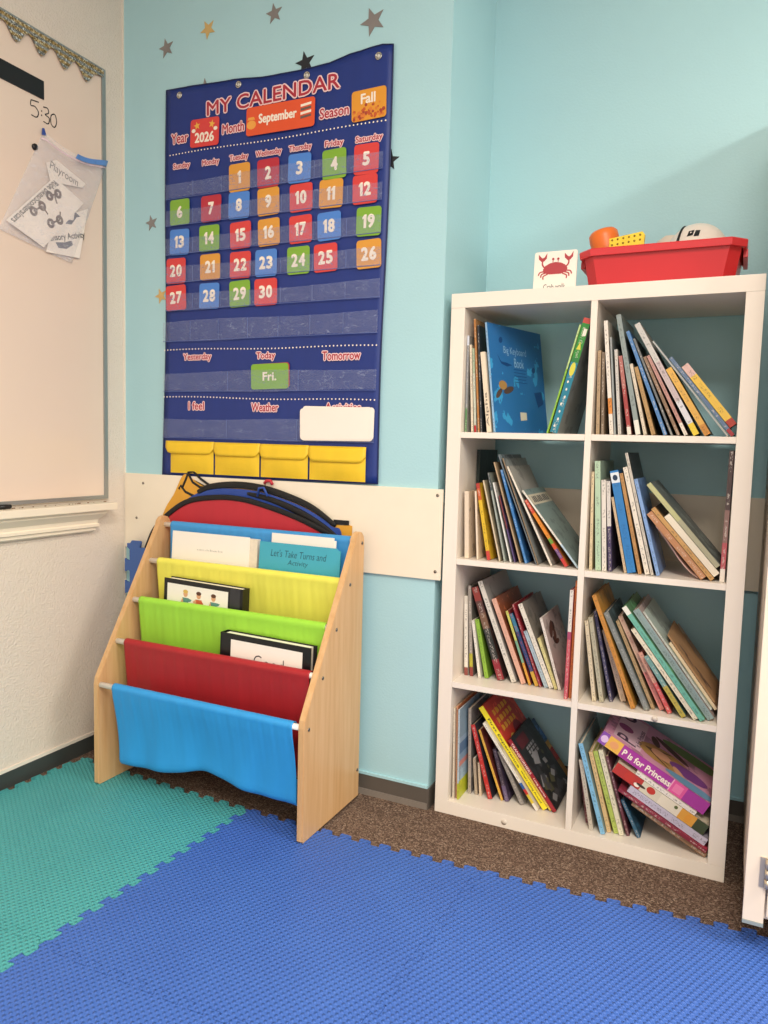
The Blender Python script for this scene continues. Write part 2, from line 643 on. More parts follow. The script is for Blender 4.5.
# ------------------------------------------------------------------ tall white cabinet at the right edge
cb = thing('cabinet', 'tall white painted cabinet at right edge beside the cube shelf', 'cabinet', (1.2, 0, 0))
P_ = (-1.2, 0, 0)
b = MB().box(.804, 1.66, -.262, YB - .014, .085, 1.95, 0, .002)
b.build('body', M_CAB, cb, P_)
MB().box(.86, 1.62, -.15, YB - .02, 0, .085).build('plinth', M_BASED, cb, P_)
d1 = MB().box(.801, .8405, -.280, -.2625, .083, 2.06, 0, .002).build('face_frame', M_CAB, cb, P_)
MB().box(.801, .8405, -.2815, -.2625, .076, .083).build('bottom_edge', M_CABS, cb, P_)
d2 = MB().box(.8445, 1.235, -.282, -.2625, .10, 2.04, 0, .002).build('door', M_CAB, cb, P_)
d3 = MB().box(1.2385, 1.655, -.282, -.2625, .10, 2.04, 0, .002).build('door', M_CAB, cb, P_)
for z in (.195, 1.0, 1.8):
    h = MB()
    for k in range(3):
        z0 = z - .03 + .021 * k
        h.tube([(.8425, -.287, z0), (.8425, -.287, z0 + .018)], .0065, 10)
    h.box(.827, .839, -.2825, -.280, z - .032, z + .032)
    h.build('hinge', M_BRASS, cb, P_)

# ------------------------------------------------------------------ the cube shelf unit
W_, H_, D_ = .765, 1.465, .325
su = thing('cube_shelf', 'tall white cube shelf with eight cubbies full of books', 'shelf', (W_ / 2, 0, 0))
P_ = (-W_ / 2, 0, 0)
T_, TH_ = .0395, .0385
MB().box(0, W_, 0, D_, H_ - TH_, H_, 0, .001).build('top_board', M_UNIT, su, P_)
bt = MB().box(0, W_, 0, D_, 0, TH_, 0, .001).build('bottom_board', M_UNIT, su, P_)
MB().box(0, T_, 0.0004, D_, TH_ + .0003, H_ - TH_ - .0003, 0, .0008).build('side_board', M_UNIT, su, P_)
MB().box(W_ - T_, W_, 0.0004, D_, TH_ + .0003, H_ - TH_ - .0003, 0, .0008).build('side_board', M_UNIT, su, P_)
MB().box(W_ / 2 - .008, W_ / 2 + .008, .0006, D_, TH_ + .0003, H_ - TH_ - .0003, 0, .0005).build('divider', M_UNIT, su, P_)
shelves = []
for k in range(3):
    z = TH_ + .3352 * (k + 1) + .016 * k
    for x0, x1 in ((T_ + .0003, W_ / 2 - .0083), (W_ / 2 + .0083, W_ - T_ - .0003)):
        shelves.append(MB().box(x0, x1, .0008, D_, z, z + .016, 0, .0005).build('shelf_board', M_UNIT, su, P_))
for x, z, par in ((.207, .017, bt), (.583, .382, shelves[1])):
    MB().tube([(x, -.0015, z), (x, .001, z)], .0075, 14).build('cam_cap', mat('cap_plastic', 'd9cdbf', .4), par)

# ================================================================== pocket calendar on the back wall
M_NAVY = cloth_mat('navy_nylon', '14307c', .5)
M_NAVYP = mat('navy_piping', '10214f', .5)
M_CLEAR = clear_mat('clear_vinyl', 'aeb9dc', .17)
M_TXTRED = mat('print_red', 'ad2a3c', .45, .03)
M_TXTPINK = mat('print_pink', 'f2cfd0', .45, .02)
M_TXTWHITE = mat('print_white', 'f6ead9', .45, .02)
M_YEL = cloth_mat('yellow_nylon', 'eec526', .55)
CARDC = {'o': mat('card_orange', 'dc9a3c', .35, .03), 'r': mat('card_red', 'd8413f', .35, .03), 'd': mat('card_dark_red', 'b92b3c', .35, .03),
         'b': mat('card_blue', '4a83d2', .35, .03), 'g': mat('card_green', '7fae38', .35, .03)}
M_CARDW = mat('card_white', 'f6ebdf', .45, .02)
M_BLACK = mat('black_print', '0f0e11', .45, .02)

cal = thing('pocket_calendar', 'large navy blue fabric pocket calendar hanging on the teal wall', 'calendar', (-.6, 0, .93))
P_ = (.6, 0, -.93)

def cal_edges(v):
    """v 0 bottom .. 1 top : x of left, right"""
    xl = -1.008 + (.022) * v + .006 * math.sin(v * 5)
    xr = -.206 + .012 * v - .004 * math.sin(v * 6)
    return xl, xr
def cal_top(u):
    P = [(0, 2.160), (.08, 2.156), (.31, 2.147), (.5, 2.134), (.65, 2.131), (.74, 2.133), (.85, 2.146), (.95, 2.152), (1, 2.146)]
    for (a, za), (c, zc) in zip(P, P[1:]):
        if u <= c:
            t = (u - a) / (c - a)
            t = t * t * (3 - 2 * t)
            return za + (zc - za) * t
    return P[-1][1]
def cal_pt(u, v):
    xl, xr = cal_edges(v)
    zt, zb = cal_top(u), .931 + .007 * u
    y = -.0062 - .0016 * math.sin(u * 9 + v * 3) * math.sin(v * 11 + u * 2)
    if v > .985:
        y += .0
    return (xl + (xr - xl) * u, y, zb + (zt - zb) * v)
b = MB()
b.grid([[cal_pt(u / 36, v / 48) for u in range(37)] for v in range(49)])
bn = b.build('banner', M_NAVY, cal, P_)
mirror_solid(bn, .0016)
b = MB()
edge = [cal_pt(0, v / 24) for v in range(25)] + [cal_pt(u / 24, 1) for u in range(1, 25)] + [cal_pt(1, 1 - v / 24) for v in range(1, 25)] + [cal_pt(1 - u / 24, 0) for u in range(1, 24)]
b.tube([(x, y - .0006, z) for x, y, z in edge], .0022, 6, closed=True)
b.build('piping', M_NAVYP, cal, P_)
M_STEEL = mat('eyelet_steel', 'b9b6b0', .25, .02, metal=.9)
for x, z in ((-.937, 2.135), (-.709, 2.128), (-.467, 2.112), (-.236, 2.122)):
    b = MB()
    b.tube([(x + .0085 * math.cos(a), -.0088, z + .0085 * math.sin(a)) for a in [2 * math.pi * k / 14 for k in range(14)]], .0026, 6, closed=True)
    e = b.build('eyelet', M_STEEL, cal, P_)
    b = MB().tube([(x, -.0084, z), (x, -.0097, z)], .0056, 12)
    b.build('wall_pin', mat('pin_steel', 'd8d4cc', .3), e)
YL = -.0098
def caltext(name, s, x, z, w=None, h=None, m_=None, back=None, bold=.02, ang=0.0):
    a = math.radians(ang)
    ux, uy = (math.cos(a), 0, math.sin(a)), (-math.sin(a), 0, math.cos(a))
    b = MB()
    mats_ = [m_]
    if back:
        mats_ = [back, m_]
        hr = (h or .03) * .085
        fat_write(b, s, (x, YL, z), ux, uy, w, h, hr + .0013, 0, 0, 0)
        fat_write(b, s, (x, YL, z), ux, uy, w, h, hr * .25, 0, 1, .0005, 4)
    else:
        write(b, s, (x, YL, z), ux, uy, w, h, bold, 0, 0)
    return b.build(name, mats_, cal, P_)
caltext('title', 'MY CALENDAR', -.592, 2.0775, .470, .041, M_TXTRED, M_TXTPINK, .02, .5)
caltext('heading', 'Year', -.935, 2.004, .066, .030, M_TXTRED, M_TXTPINK, .02)
caltext('heading', 'Month', -.727, 2.005, .080, .028, M_TXTRED, M_TXTPINK, .02)
caltext('heading', 'Season', -.373, 1.996, .094, .028, M_TXTRED, M_TXTPINK, .02)
for s, x, z, w in (('Sunday', -.927, 1.917, .066), ('Monday', -.812, 1.913, .064), ('Tuesday', -.705, 1.913, .068), ('Wednesday', -.596, 1.912, .092),
                   ('Thursday', -.485, 1.911, .076), ('Friday', -.371, 1.907, .060), ('Saturday', -.259, 1.905, .084)):
    caltext('weekday', s, x, z, w, .021, M_TXTRED, M_TXTPINK, .015)
for s, x, z, w in (('Yesterday', -.862, 1.315, .112), ('Today', -.598, 1.312, .068), ('Tomorrow', -.334, 1.308, .126),
                   ('I feel', -.865, 1.161, .062), ('Weather', -.599, 1.157, .098), ('Activities', -.325, 1.157, .118)):
    caltext('heading', s, x, z, w, .025, M_TXTRED, M_TXTPINK, .015)
for (x0, z0, x1, z1) in ((-.974, 1.956, -.209, 1.946), (-.996, 1.342, -.220, 1.333), (-.999, 1.190, -.222, 1.178)):
    b = MB()
    n = 62
    for k in range(n):
        t = k / (n - 1)
        cx, cz = x0 + (x1 - x0) * t, z0 + (z1 - z0) * t + .002 * math.sin(t * 9)
        b.add([(cx + .0026 * math.cos(q * 1.0472), YL, cz + .0026 * math.sin(q * 1.0472)) for q in range(6)], [tuple(range(6))])
    b.build('dotted_line', M_TXTWHITE, cal, P_)

# clear pockets
ROWZ = [1.853, 1.769, 1.679, 1.590, 1.502]
def pocket(x0, x1, zb, zt, n):
    b = MB()
    cols = 30
    rows = []
    for r in range(3):
        row = []
        for c in range(cols + 1):
            u = c / cols
            row.append((x0 + (x1 - x0) * u, -.0138 - .0007 * math.sin(u * 40 + zb * 50) * (1 if r == 2 else .2), zb + (zt - zb) * r / 2 + .003 * math.sin(u * 7 + zb * 9) * (r - 1)))
        rows.append(row)
    b.grid(rows)
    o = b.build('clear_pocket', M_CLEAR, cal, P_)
    s = MB()
    for k in range(1, n):
        x = x0 + (x1 - x0) * k / n
        s.box(x - .0007, x + .0007, -.0139, -.0131, zb, zt)
    s.box(x0, x1, -.0145, -.0131, zb - .0008, zb + .0008)
    s.build('stitching', mat('stitch', '5a6aa0', .6), o)
for z in ROWZ:
    pocket(-.990, -.212, z - .034, z + .014, 7)
pocket(-1.000, -.216, 1.369, 1.431, 7)
pocket(-1.000, -.216, 1.207, 1.268, 3)
pocket(-1.003, -.219, 1.057, 1.119, 3)

# yellow pouches with flaps
xs = [-.986, -.790, -.613, -.437, -.242]
for k in range(4):
    x0, x1 = xs[k] + .004 + (.014 if k == 0 else 0), xs[k + 1] - .002
    ztop, zbot = 1.046 - .001 * k, .9415
    rows = []
    for r in range(9):
        t = r / 8
        row = []
        for c in range(13):
            u = c / 12
            puff = math.sin(math.pi * u) ** .6 * math.sin(math.pi * min(1, t * 1.05)) * .011
            row.append((x0 + (x1 - x0) * u, -.0125 - puff, zbot + (ztop - .004 - zbot) * t))
        rows.append(row)
    p_ = MB().grid(rows).build('yellow_pouch', M_YEL, cal, P_)
    fx0, fx1 = xs[k], xs[k + 1] + (0 if k == 3 else .002)
    rows = []
    for r in range(6):
        t = r / 5
        row = []
        for c in range(17):
            u = c / 16
            corner = max(0, 1 - min(u, 1 - u) / .10)
            zl = (ztop - .040 - .004 * k * .5) + .018 * corner ** 2
            row.append((fx0 + (fx1 - fx0) * u, -.0150 - .0125 * math.sin(math.pi * min(1, u * .98 + .01)) ** .5 * (t ** .5), ztop + (zl - ztop) * t))
        rows.append(row)
    f_ = MB().grid(rows).build('flap', M_YEL, p_)
    mirror_solid(f_, .0016)

# ---- cards in the pockets: every card a thing
YC = -.0118
GRP = 'number cards in the calendar pockets'
CN = {'o': 'orange', 'r': 'red', 'd': 'dark red', 'b': 'blue', 'g': 'green'}
def slip(name, x, z, w, h, m_, label, group=None, ang=0.0, y=YC, r=.009, th=.0011):
    t = thing(name, label, 'card', (x, y, z), group)
    t.rotation_euler = (0, math.radians(-ang), 0)
    MB().prism(rrect(w, h, r), ((0, 0, 0), FX, FZ, FN), th).build('card_face', m_, t)
    return t
nums = [('1', -.700, 0, 'o'), ('2', -.595, 0, 'd'), ('3', -.485, 0, 'b'), ('4', -.368, 0, 'g'), ('5', -.265, 0, 'r'),
        ('6', -.932, 1, 'g'), ('7', -.807, 1, 'd'), ('8', -.701, 1, 'b'), ('9', -.593, 1, 'o'), ('10', -.478, 1, 'r'), ('11', -.377, 1, 'o'), ('12', -.267, 1, 'r'),
        ('13', -.933, 2, 'b'), ('14', -.814, 2, 'g'), ('15', -.694, 2, 'r'), ('16', -.590, 2, 'o'), ('17', -.478, 2, 'r'), ('18', -.381, 2, 'b'), ('19', -.253, 2, 'g'),
        ('20', -.947, 3, 'r'), ('21', -.810, 3, 'o'), ('22', -.694, 3, 'r'), ('23', -.599, 3, 'b'), ('24', -.484, 3, 'g'), ('25', -.391, 3, 'r'), ('26', -.250, 3, 'o'),
        ('27', -.947, 4, 'r'), ('28', -.813, 4, 'b'), ('29', -.695, 4, 'g'), ('30', -.599, 4, 'r')]
WORDS = ['zero', 'one', 'two', 'three', 'four', 'five', 'six', 'seven', 'eight', 'nine', 'ten', 'eleven', 'twelve', 'thirteen', 'fourteen', 'fifteen', 'sixteen', 'seventeen', 'eighteen', 'nineteen', 'twenty']
def word(n):
    return WORDS[n] if n <= 20 else ('thirty' if n == 30 else 'twenty-' + WORDS[n - 20])
rnd = random.Random(3)
for s, x, row, c in nums:
    z = ROWZ[row] + .001 - (x + .6) * .008 + rnd.uniform(-.002, .002)
    w = .082 if c in 'rd' and row == 4 else .078
    t = slip('number_card', x, z, w, .080 if row else .083, CARDC[c], '%s card with the white number %s (%s) in the calendar' % (CN[c], s, word(int(s))), GRP, rnd.uniform(-1.5, 2.0))
    b = MB()
    hh = .034
    ws = [(.36 if d == '1' else .66) * hh for d in s]
    xx = -(sum(ws) + .10 * hh * (len(s) - 1)) / 2
    for d, wd in zip(s, ws):
        cx = xx + wd / 2
        if d == '1':
            g1 = [(-.20, .33), (.0, .55), (.18, .55), (.18, -.55), (-.07, -.55), (-.07, .22), (-.20, .16)]
            b.flat([(cx + px * hh, .001 + pz * hh) for px, pz in g1], ((0, -.0014, 0), FX, FZ))
        else:
            fat_write(b, d, (cx, -.0014, .001), FX, FZ, wd - .004, hh, .0022, 0)
        xx += wd + .10 * hh
    b.build('number', M_TXTWHITE, t)
t = slip('year_card', -.834, 2.006, .111, .084, CARDC['r'], 'red year card reading 2026 at the top left of the calendar', None, -2)
b = MB(); fat_write(b, '2026', (0, -.0014, -.014), FX, FZ, .072, .028, .0014, 0); b.build('number', M_TXTWHITE, t)
b = MB()
for sx, sr in ((-.030, 10), (.028, -12)):
    b.flat([(px + sx, pz + .022) for px, pz in star_pts(.013, sr)], ((0, -.0014, 0), FX, FZ))
b.build('star_print', mat('print_gold', 'efb84e', .4), t)
b = MB()
for sx in (-.043, .042):
    b.add([(sx + .008 * math.cos(q), -.0013, .008 + .006 * math.sin(q)) for q in [k * .7854 for k in range(8)]], [tuple(range(8))])
b.build('cloud_print', M_TXTWHITE, t)
t = slip('month_card', -.556, 2.009, .240, .082, mat('card_orange_red', 'e2562f', .35, .03), 'wide orange-red card reading September at the top of the calendar', None, -1)
b = MB(); fat_write(b, 'September', (-.008, -.0014, .000), FX, FZ, .132, .034, .0012, 0); b.build('lettering', M_TXTWHITE, t)
b = MB()
b.add([(-.101 + .017 * math.cos(q), -.0014, -.010 + .013 * math.sin(q)) for q in [k * .524 for k in range(12)]], [tuple(range(12))])
b.flat([(-.116, .004), (-.088, .004), (-.092, .012), (-.112, .012)], ((0, -.0014, 0), FX, FZ), 0)
b.build('basket_print', mat('print_amber', 'f0a64a', .4), t)
b = MB()
for k in range(4):
    b.flat([(.072, -.016 + .011 * k), (.108, -.012 + .011 * k), (.108, -.005 + .011 * k), (.072, -.009 + .011 * k)], ((0, -.0014, 0), FX, FZ), k % 2)
b.build('book_print', [mat('print_grey', '6a5a55', .4), M_TXTWHITE], t)
t = slip('season_card', -.261, 1.997, .108, .083, mat('card_amber', 'e39a34', .35, .05), 'orange season card reading Fall with autumn leaves, top right of calendar', None, 1)
b = MB(); fat_write(b, 'Fall', (-.002, -.0016, .017), FX, FZ, .044, .026, .0010, 0); b.build('lettering', M_TXTWHITE, t)
b = MB()
for k in range(60):
    px, pz = rnd.uniform(-.048, .048), rnd.uniform(-.037, -.010 + .012 * math.sin(k))
    r_ = rnd.uniform(.003, .006)
    b.add([(px + r_ * math.cos(q), -.0013 - .00001 * k, pz + r_ * math.sin(q)) for q in [j * 1.2566 + k for j in range(5)]], [tuple(range(5))], k % 3)
b.build('leaf_print', [mat('print_rust', 'c4562a', .5), mat('print_brick', 'a8402e', .5), mat('print_amber2', 'dd7f35', .5)], t)
t = slip('day_card_edge', -.578, 1.2525, .136, .076, CARDC['d'], 'card edge showing behind the green Friday card', None, 1.5, YC + .0013)
t['category'] = 'card'; t['label'] = 'dark red card mostly hidden behind the green card reading Fri.'; t.name = 'day_card'
t = slip('day_card', -.581, 1.251, .136, .077, CARDC['g'], 'green card reading Fri. in the Today pocket', None, 1)
b = MB(); fat_write(b, 'Fri.', (.0, -.0014, .0), FX, FZ, .048, .025, .0010, 0); b.build('lettering', M_TXTWHITE, t)
for k, (dx, dz, ang, l_) in enumerate(((.006, .003, -1, 'blank white card at the back of the stack in the Activities pocket'),
                                       (.003, -.003, .6, 'blank white card in the middle of the stack in the Activities pocket'),
                                       (0, 0, 1.2, 'blank white card at the front of the stack in the Activities pocket'))):
    slip('blank_card', -.345 + dx, 1.109 + dz, .240, .094, M_CARDW, l_, 'blank cards in the Activities pocket', ang, -.0148 - .0016 * k, .010, .0012)

# ================================================================== left wall: whiteboard and what hangs on it
M_ALU = mat('aluminium', '9fa3a1', .35, .04, metal=.6)
M_BOARD = mat('whiteboard_enamel', 'e8d3c0', .22, .02, vscale=3)
bd = thing('whiteboard', 'large whiteboard in an aluminium frame on the left wall', 'whiteboard', (XW, -.8, .848))
P_ = (-XW, .8, -.848)
MB().box(XW, XW + .008, -1.7, -.105, .86, 2.205).build('writing_surface', M_BOARD, bd, P_)
for nm, y0, y1, z0, z1 in (('frame_side', -.105, -.090, .848, 2.217), ('frame_side', -1.715, -1.70, .848, 2.217), ('frame_top', -1.70, -.105, 2.205, 2.217), ('frame_bottom', -1.70, -.105, .848, .860)):
    MB().box(XW, XW + .013, y0, y1, z0, z1, 0, .001).build(nm, M_ALU, bd, P_)

# wooden ledge under the board with a moulding below
lg = thing('board_ledge', 'white painted wooden ledge with moulding under the whiteboard', 'ledge', (XW, -.8, .80))
P_ = (-XW, .8, -.80)
MB().box(XW, XW + .062, -1.75, -.098, .815, .838, 0, .003).build('ledge_board', M_RAIL, lg, P_)
prof = [(0, .815), (.046, .815), (.044, .803), (.034, .792), (.026, .783), (.024, .772), (.028, .768), (.028, .760), (.020, .756), (.020, .748), (.016, .744), (.0, .744)]
rows = []
for y, s in ((-1.72, 1), (-.175, 1)):
    rows.append([(XW + a * s, y + (a * 1.1 if y > -1 else 0), z) for a, z in prof])
b = MB()
n_ = len(prof)
b.add(rows[0] + rows[1], [(i, (i + 1) % n_, n_ + (i + 1) % n_, n_ + i) for i in range(n_)] + [tuple(range(n_)), tuple(range(n_, 2 * n_))[::-1]])
b.build('moulding', M_RAIL, lg, P_)
b = MB()
rnd = random.Random(5)
for k in range(34):
    y = -.11 - .5 * rnd.random() ** 1.2
    s = rnd.uniform(.001, .0028)
    b.box(XW + .018, XW + .018 + s, y, y + s * 1.4, .8382, .8382 + s)
cr = b.build('dust_crumbs', mat('dust', '8a6a4a', .9), lg, P_)
cr['kind'] = 'stuff'
b = MB()
b.tube([(XW + .02, -.505, .8455), (XW + .02, -.47, .8455)], .0065, 10)
tag(b.build('pen_cap', M_BLACK), 'small black marker cap on the ledge below the whiteboard', 'pen cap')

# glitter border with scallops
def glitter():
    m, nt, bs = newmat('glitter_foil')
    co = coords(nt)
    v = N(nt, 'ShaderNodeTexVoronoi')
    v.inputs['Scale'].default_value = 260
    nt.links.new(co, v.inputs['Vector'])
    sep = N(nt, 'ShaderNodeSeparateColor')
    nt.links.new(v.outputs['Color'], sep.inputs[0])
    c1 = ramp(nt, sep.outputs[0], [(0, '6a5838'), (.35, 'a8854f'), (.7, 'caa566'), (1, 'f2e2ba')])
    c2 = ramp(nt, sep.outputs[1], [(0, '5f5c58'), (.4, '8c8a86'), (.8, 'aeaba6'), (1, 'eef2f4')])
    sx = N(nt, 'ShaderNodeSeparateXYZ')
    nt.links.new(co, sx.inputs[0])
    f = math_n(nt, 'GREATER_THAN', math_n(nt, 'ADD', math_n(nt, 'SINE', math_n(nt, 'MULTIPLY', sx.outputs[2], 330)), noise(nt, co, 30)), .55)
    nt.links.new(mix(nt, f, c1, c2), bs.inputs['Base Color'])
    bs.inputs['Metallic'].default_value = .55
    bs.inputs['Roughness'].default_value = .4
    bump(nt, bs, sep.outputs[2], .6, .003)
    return m
M_GLIT = glitter()
pts = []
y = -.098
P0 = .0835
ys = []
k = 0
top = 2.212
outline = [(-.100, top), (-.100, 2.190)]
y = -.100
while y > -1.66:
    for t in range(9):
        u = t / 8
        yy = y - P0 * u
        zz = 2.188 - .040 * (math.sin(math.pi * u) ** 2.2)
        outline.append((yy - .027, zz))
    y -= P0
outline.append((-1.68, top))
b = MB()
n_ = len(outline)
bmv = bmesh.new()
vs = [bmv.verts.new((XW + .0135, p[0], p[1])) for p in outline]
f = bmv.faces.new(vs)
r = bmesh.ops.extrude_face_region(bmv, geom=[f])
for v in [g for g in r['geom'] if isinstance(g, bmesh.types.BMVert)]:
    v.co.x += .0015
bmesh.ops.recalc_face_normals(bmv, faces=list(bmv.faces))
b.bm(bmv)
bo = b.build('glitter_border', M_GLIT)
tag(bo, 'gold and silver glitter border with scalloped edge along the whiteboard top', 'border')

tag(MB().box(XW + .0082, XW + .011, -.72, -.325, 2.031, 2.083).build('magnet_strip', M_BLACK), 'black magnetic strip near the top of the whiteboard', 'magnet')

# handwriting 5:30
LY, LZ = (0, 1, 0), (0, 0, 1)
def stroke(b, pts, w, x, mi=0):
    pts = [(-.372 + (p[0] + .370) * .84, 1.992 + (p[1] - 1.990) * .86) for p in pts] if pts[0][0] < -.2 else pts
    P = catmull([(p[0], p[1], 0) for p in pts], 5)
    L, R_ = [], []
    for i, p in enumerate(P):
        d = (P[min(i + 1, len(P) - 1)] - P[max(i - 1, 0)])
        d.normalize()
        nrm = Vector((-d.y, d.x, 0)) * w / 2
        L.append(p + nrm); R_.append(p - nrm)
    b.grid([[(x, p.x, p.y) for p in L], [(x, p.x, p.y) for p in R_]], mi, False)
b = MB()
x_ = XW + .0085
o_ = -.370
stroke(b, [(o_ + .036, 2.020), (o_ + .004, 2.016)], .0032, x_)
stroke(b, [(o_ + .004, 2.016), (o_ + .003, 1.998), (o_ + .020, 2.000), (o_ + .034, 1.986), (o_ + .026, 1.968), (o_ + .004, 1.968)], .0032, x_)
for zz in (1.996, 1.982):
    stroke(b, [(o_ + .045, zz), (o_ + .049, zz)], .0045, x_)
stroke(b, [(o_ + .054, 2.012), (o_ + .072, 2.014), (o_ + .076, 2.000), (o_ + .062, 1.990), (o_ + .079, 1.984), (o_ + .074, 1.964), (o_ + .054, 1.965)], .0032, x_)
stroke(b, [(o_ + .100, 2.006), (o_ + .087, 1.996), (o_ + .086, 1.970), (o_ + .100, 1.962), (o_ + .110, 1.980), (o_ + .106, 2.002), (o_ + .097, 2.006)], .0032, x_)
wr = b.build('handwriting', M_BLACK)
tag(wr, 'black handwritten 5:30 on the whiteboard above the plastic bag', 'writing')

# zip bag hanging on the board
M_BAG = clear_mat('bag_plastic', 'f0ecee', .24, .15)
M_ZIP = clear_mat('zip_blue', '5f8fd0', 1.0, .3)
bg = thing('zip_bag', 'clear plastic zip bag with blue zip holding white picture cards, on the whiteboard', 'bag', (XW + .012, -.28, 1.58))
P_ = (-XW - .012, .28, -1.58)
def bagpt(u, v, side):
    tl, tr, br, bl = Vector((0, -.332, 1.937)), Vector((0, -.086, 1.934)), Vector((0, -.232, 1.584)), Vector((0, -.486, 1.622))
    p = (tl * (1 - u) + tr * u) * v + (bl * (1 - u) + br * u) * (1 - v)
    top_sag = -.075 * math.sin(math.pi * u) ** 1.0 * max(0, v - .6) / .4 * (1 - .35 * u)
    p.z += top_sag * .45
    e = min(u, 1 - u, v)
    puff = 0 if e <= 0 else min(1, .55 + e * 2.2)
    wr_ = .0022 * math.sin(u * 13 + v * 9) * puff
    p.x = XW + .013 + (.016 * puff + wr_ if side else 0)
    return p
for side in (0, 1):
    b = MB()
    b.grid([[bagpt(u / 18, v / 20, side) for u in range(19)] for v in range(21)])
    b.build('bag_side', M_BAG, bg, P_)
b = MB()
b.grid([[bagpt(u / 16 , v_, 1) + Vector((.003, 0, .0)) for u in range(7, 17)] for v_ in (.955, .985, 1.012)])
b.grid([[bagpt(u / 16 , v_, 1) + Vector((.001, 0, .0)) for u in range(7, 17)] for v_ in (.955, .985, 1.012)])
b.build('zip', M_ZIP, bg, P_)
b = MB()
b.grid([[bagpt(u / 24, v_, 1) + Vector((.002, 0, 0)) for u in range(0, 25)] for v_ in (.93, .945)])
b.build('seal_strip', clear_mat('zip_pale', 'e6c9d4', .7, .3), bg, P_)
tag(MB().prism([(-.338, 1.928), (-.324, 1.930), (-.331, 1.948), (-.336, 1.947)], ((XW + .0135, 0, 0), LY, LZ, (1, 0, 0)), .004).build('blue_hook', mat('hook_blue', '2f4f9a', .4)), 'small blue hook holding the corner of the plastic bag', 'hook')
tag(MB().tube([(XW + .0085, -.360, 1.886), (XW + .0145, -.360, 1.886)], .009, 14).build('round_magnet', M_BLACK), 'round black magnet on the whiteboard left of the plastic bag', 'magnet')

def lcard(name, pts, x, label, th=.0007, m_=M_CARDW):
    t = thing(name, label, 'card', (x, pts[0][0], pts[0][1]), None)
    o = MB().prism(pts, ((0, -pts[0][0], -pts[0][1]), LY, LZ, (1, 0, 0)), th).build('card_face', m_, t)
    return t, (0, -pts[0][0], -pts[0][1])
t, q = lcard('picture_card', [(-.300, 1.700), (-.170, 1.765), (-.205, 1.606), (-.330, 1.596)], XW + .0155, 'white card reading Sensory Activity low in the plastic bag')
b = MB()
write(b, 'Sensory Activity', (.0010, -.255 + q[1], 1.657 + q[2]), (0, .93, .30), (0, -.30, .93), .150, .024, .02)
b.build('lettering', M_BLACK, t)
b = MB()
for pts in ([(-.272, 1.695), (-.235, 1.700), (-.215, 1.727), (-.200, 1.733), (-.222, 1.742), (-.228, 1.715), (-.262, 1.708)],
            [(-.296, 1.632), (-.262, 1.640), (-.236, 1.652), (-.230, 1.640), (-.256, 1.622), (-.285, 1.618)]):
    b.flat([(p[0], p[1]) for p in pts], ((.0010, q[1], q[2]), LY, LZ))
b.build('picture', mat('print_slate', '4a4f63', .5), t)
t, q = lcard('picture_card', [(-.327, 1.853), (-.290, 1.873), (-.181, 1.838), (-.193, 1.822), (-.313, 1.803)], XW + .0173, 'white paper slip reading Playroom in the upper part of the plastic bag')
b = MB()
write(b, 'Playroom', (.0010, -.262 + q[1], 1.838 + q[2]), (0, .97, -.20), (0, .20, .97), .105, .030, -.002)
b.build('lettering', M_BLACK, t)
cp = [(-.300, 1.820), (-.190, 1.776), (-.341, 1.606), (-.466, 1.650)]
t, q = lcard('picture_card', cp, XW + .0190, 'white picture card about bikes, scooters and cars, frontmost in the plastic bag')
rd = Vector((0, cp[3][0] - cp[0][0], cp[3][1] - cp[0][1])).normalized()
up = Vector((0, cp[1][0] - cp[0][0], cp[1][1] - cp[0][1])).normalized()
c0 = Vector((0, (cp[0][0] + cp[3][0]) / 2, (cp[0][1] + cp[3][1]) / 2))
b = MB()
pos = c0 + up * .016 + Vector((.0011, q[1], q[2]))
V, F, w, h = text2d('Ride bikes/Scooters/cars', .015)
b.add([pos + rd * (v[0] * .215 / w) + up * (v[1] * .021 / h) for v in V], F)
b.build('lettering', M_BLACK, t)
b = MB()
def ring(b, cy, cz, r, w):
    n = 14
    b.grid([[(.0011, cy + q[1] + (r + s) * math.cos(a), cz + q[2] + (r + s) * math.sin(a)) for a in [2 * math.pi * k / n for k in range(n + 1)]] for s in (-w, w)], 0, False)
for cy, cz in ((-.318, 1.760), (-.288, 1.775), (-.345, 1.723), (-.315, 1.682), (-.283, 1.700), (-.375, 1.700)):
    ring(b, cy, cz, .0095, .0045)
for a_, c_ in (((-.318, 1.760), (-.288, 1.775)), ((-.345, 1.723), (-.375, 1.700)), ((-.315, 1.682), (-.283, 1.700)), ((-.345, 1.723), (-.325, 1.705)), ((-.300, 1.765), (-.292, 1.745)), ((-.283, 1.700), (-.280, 1.725))):
    v0, v1 = Vector((0, a_[0], a_[1])), Vector((0, c_[0], c_[1]))
    d = (v1 - v0).normalized()
    nn = Vector((0, -d.z, d.y)) * .0025
    off = Vector((.0013, q[1], q[2]))
    b.add([v0 + nn + off, v0 - nn + off, v1 - nn + off, v1 + nn + off], [(0, 1, 2, 3)])
b.build('picture', mat('print_brown', '5a4540', .5), t)

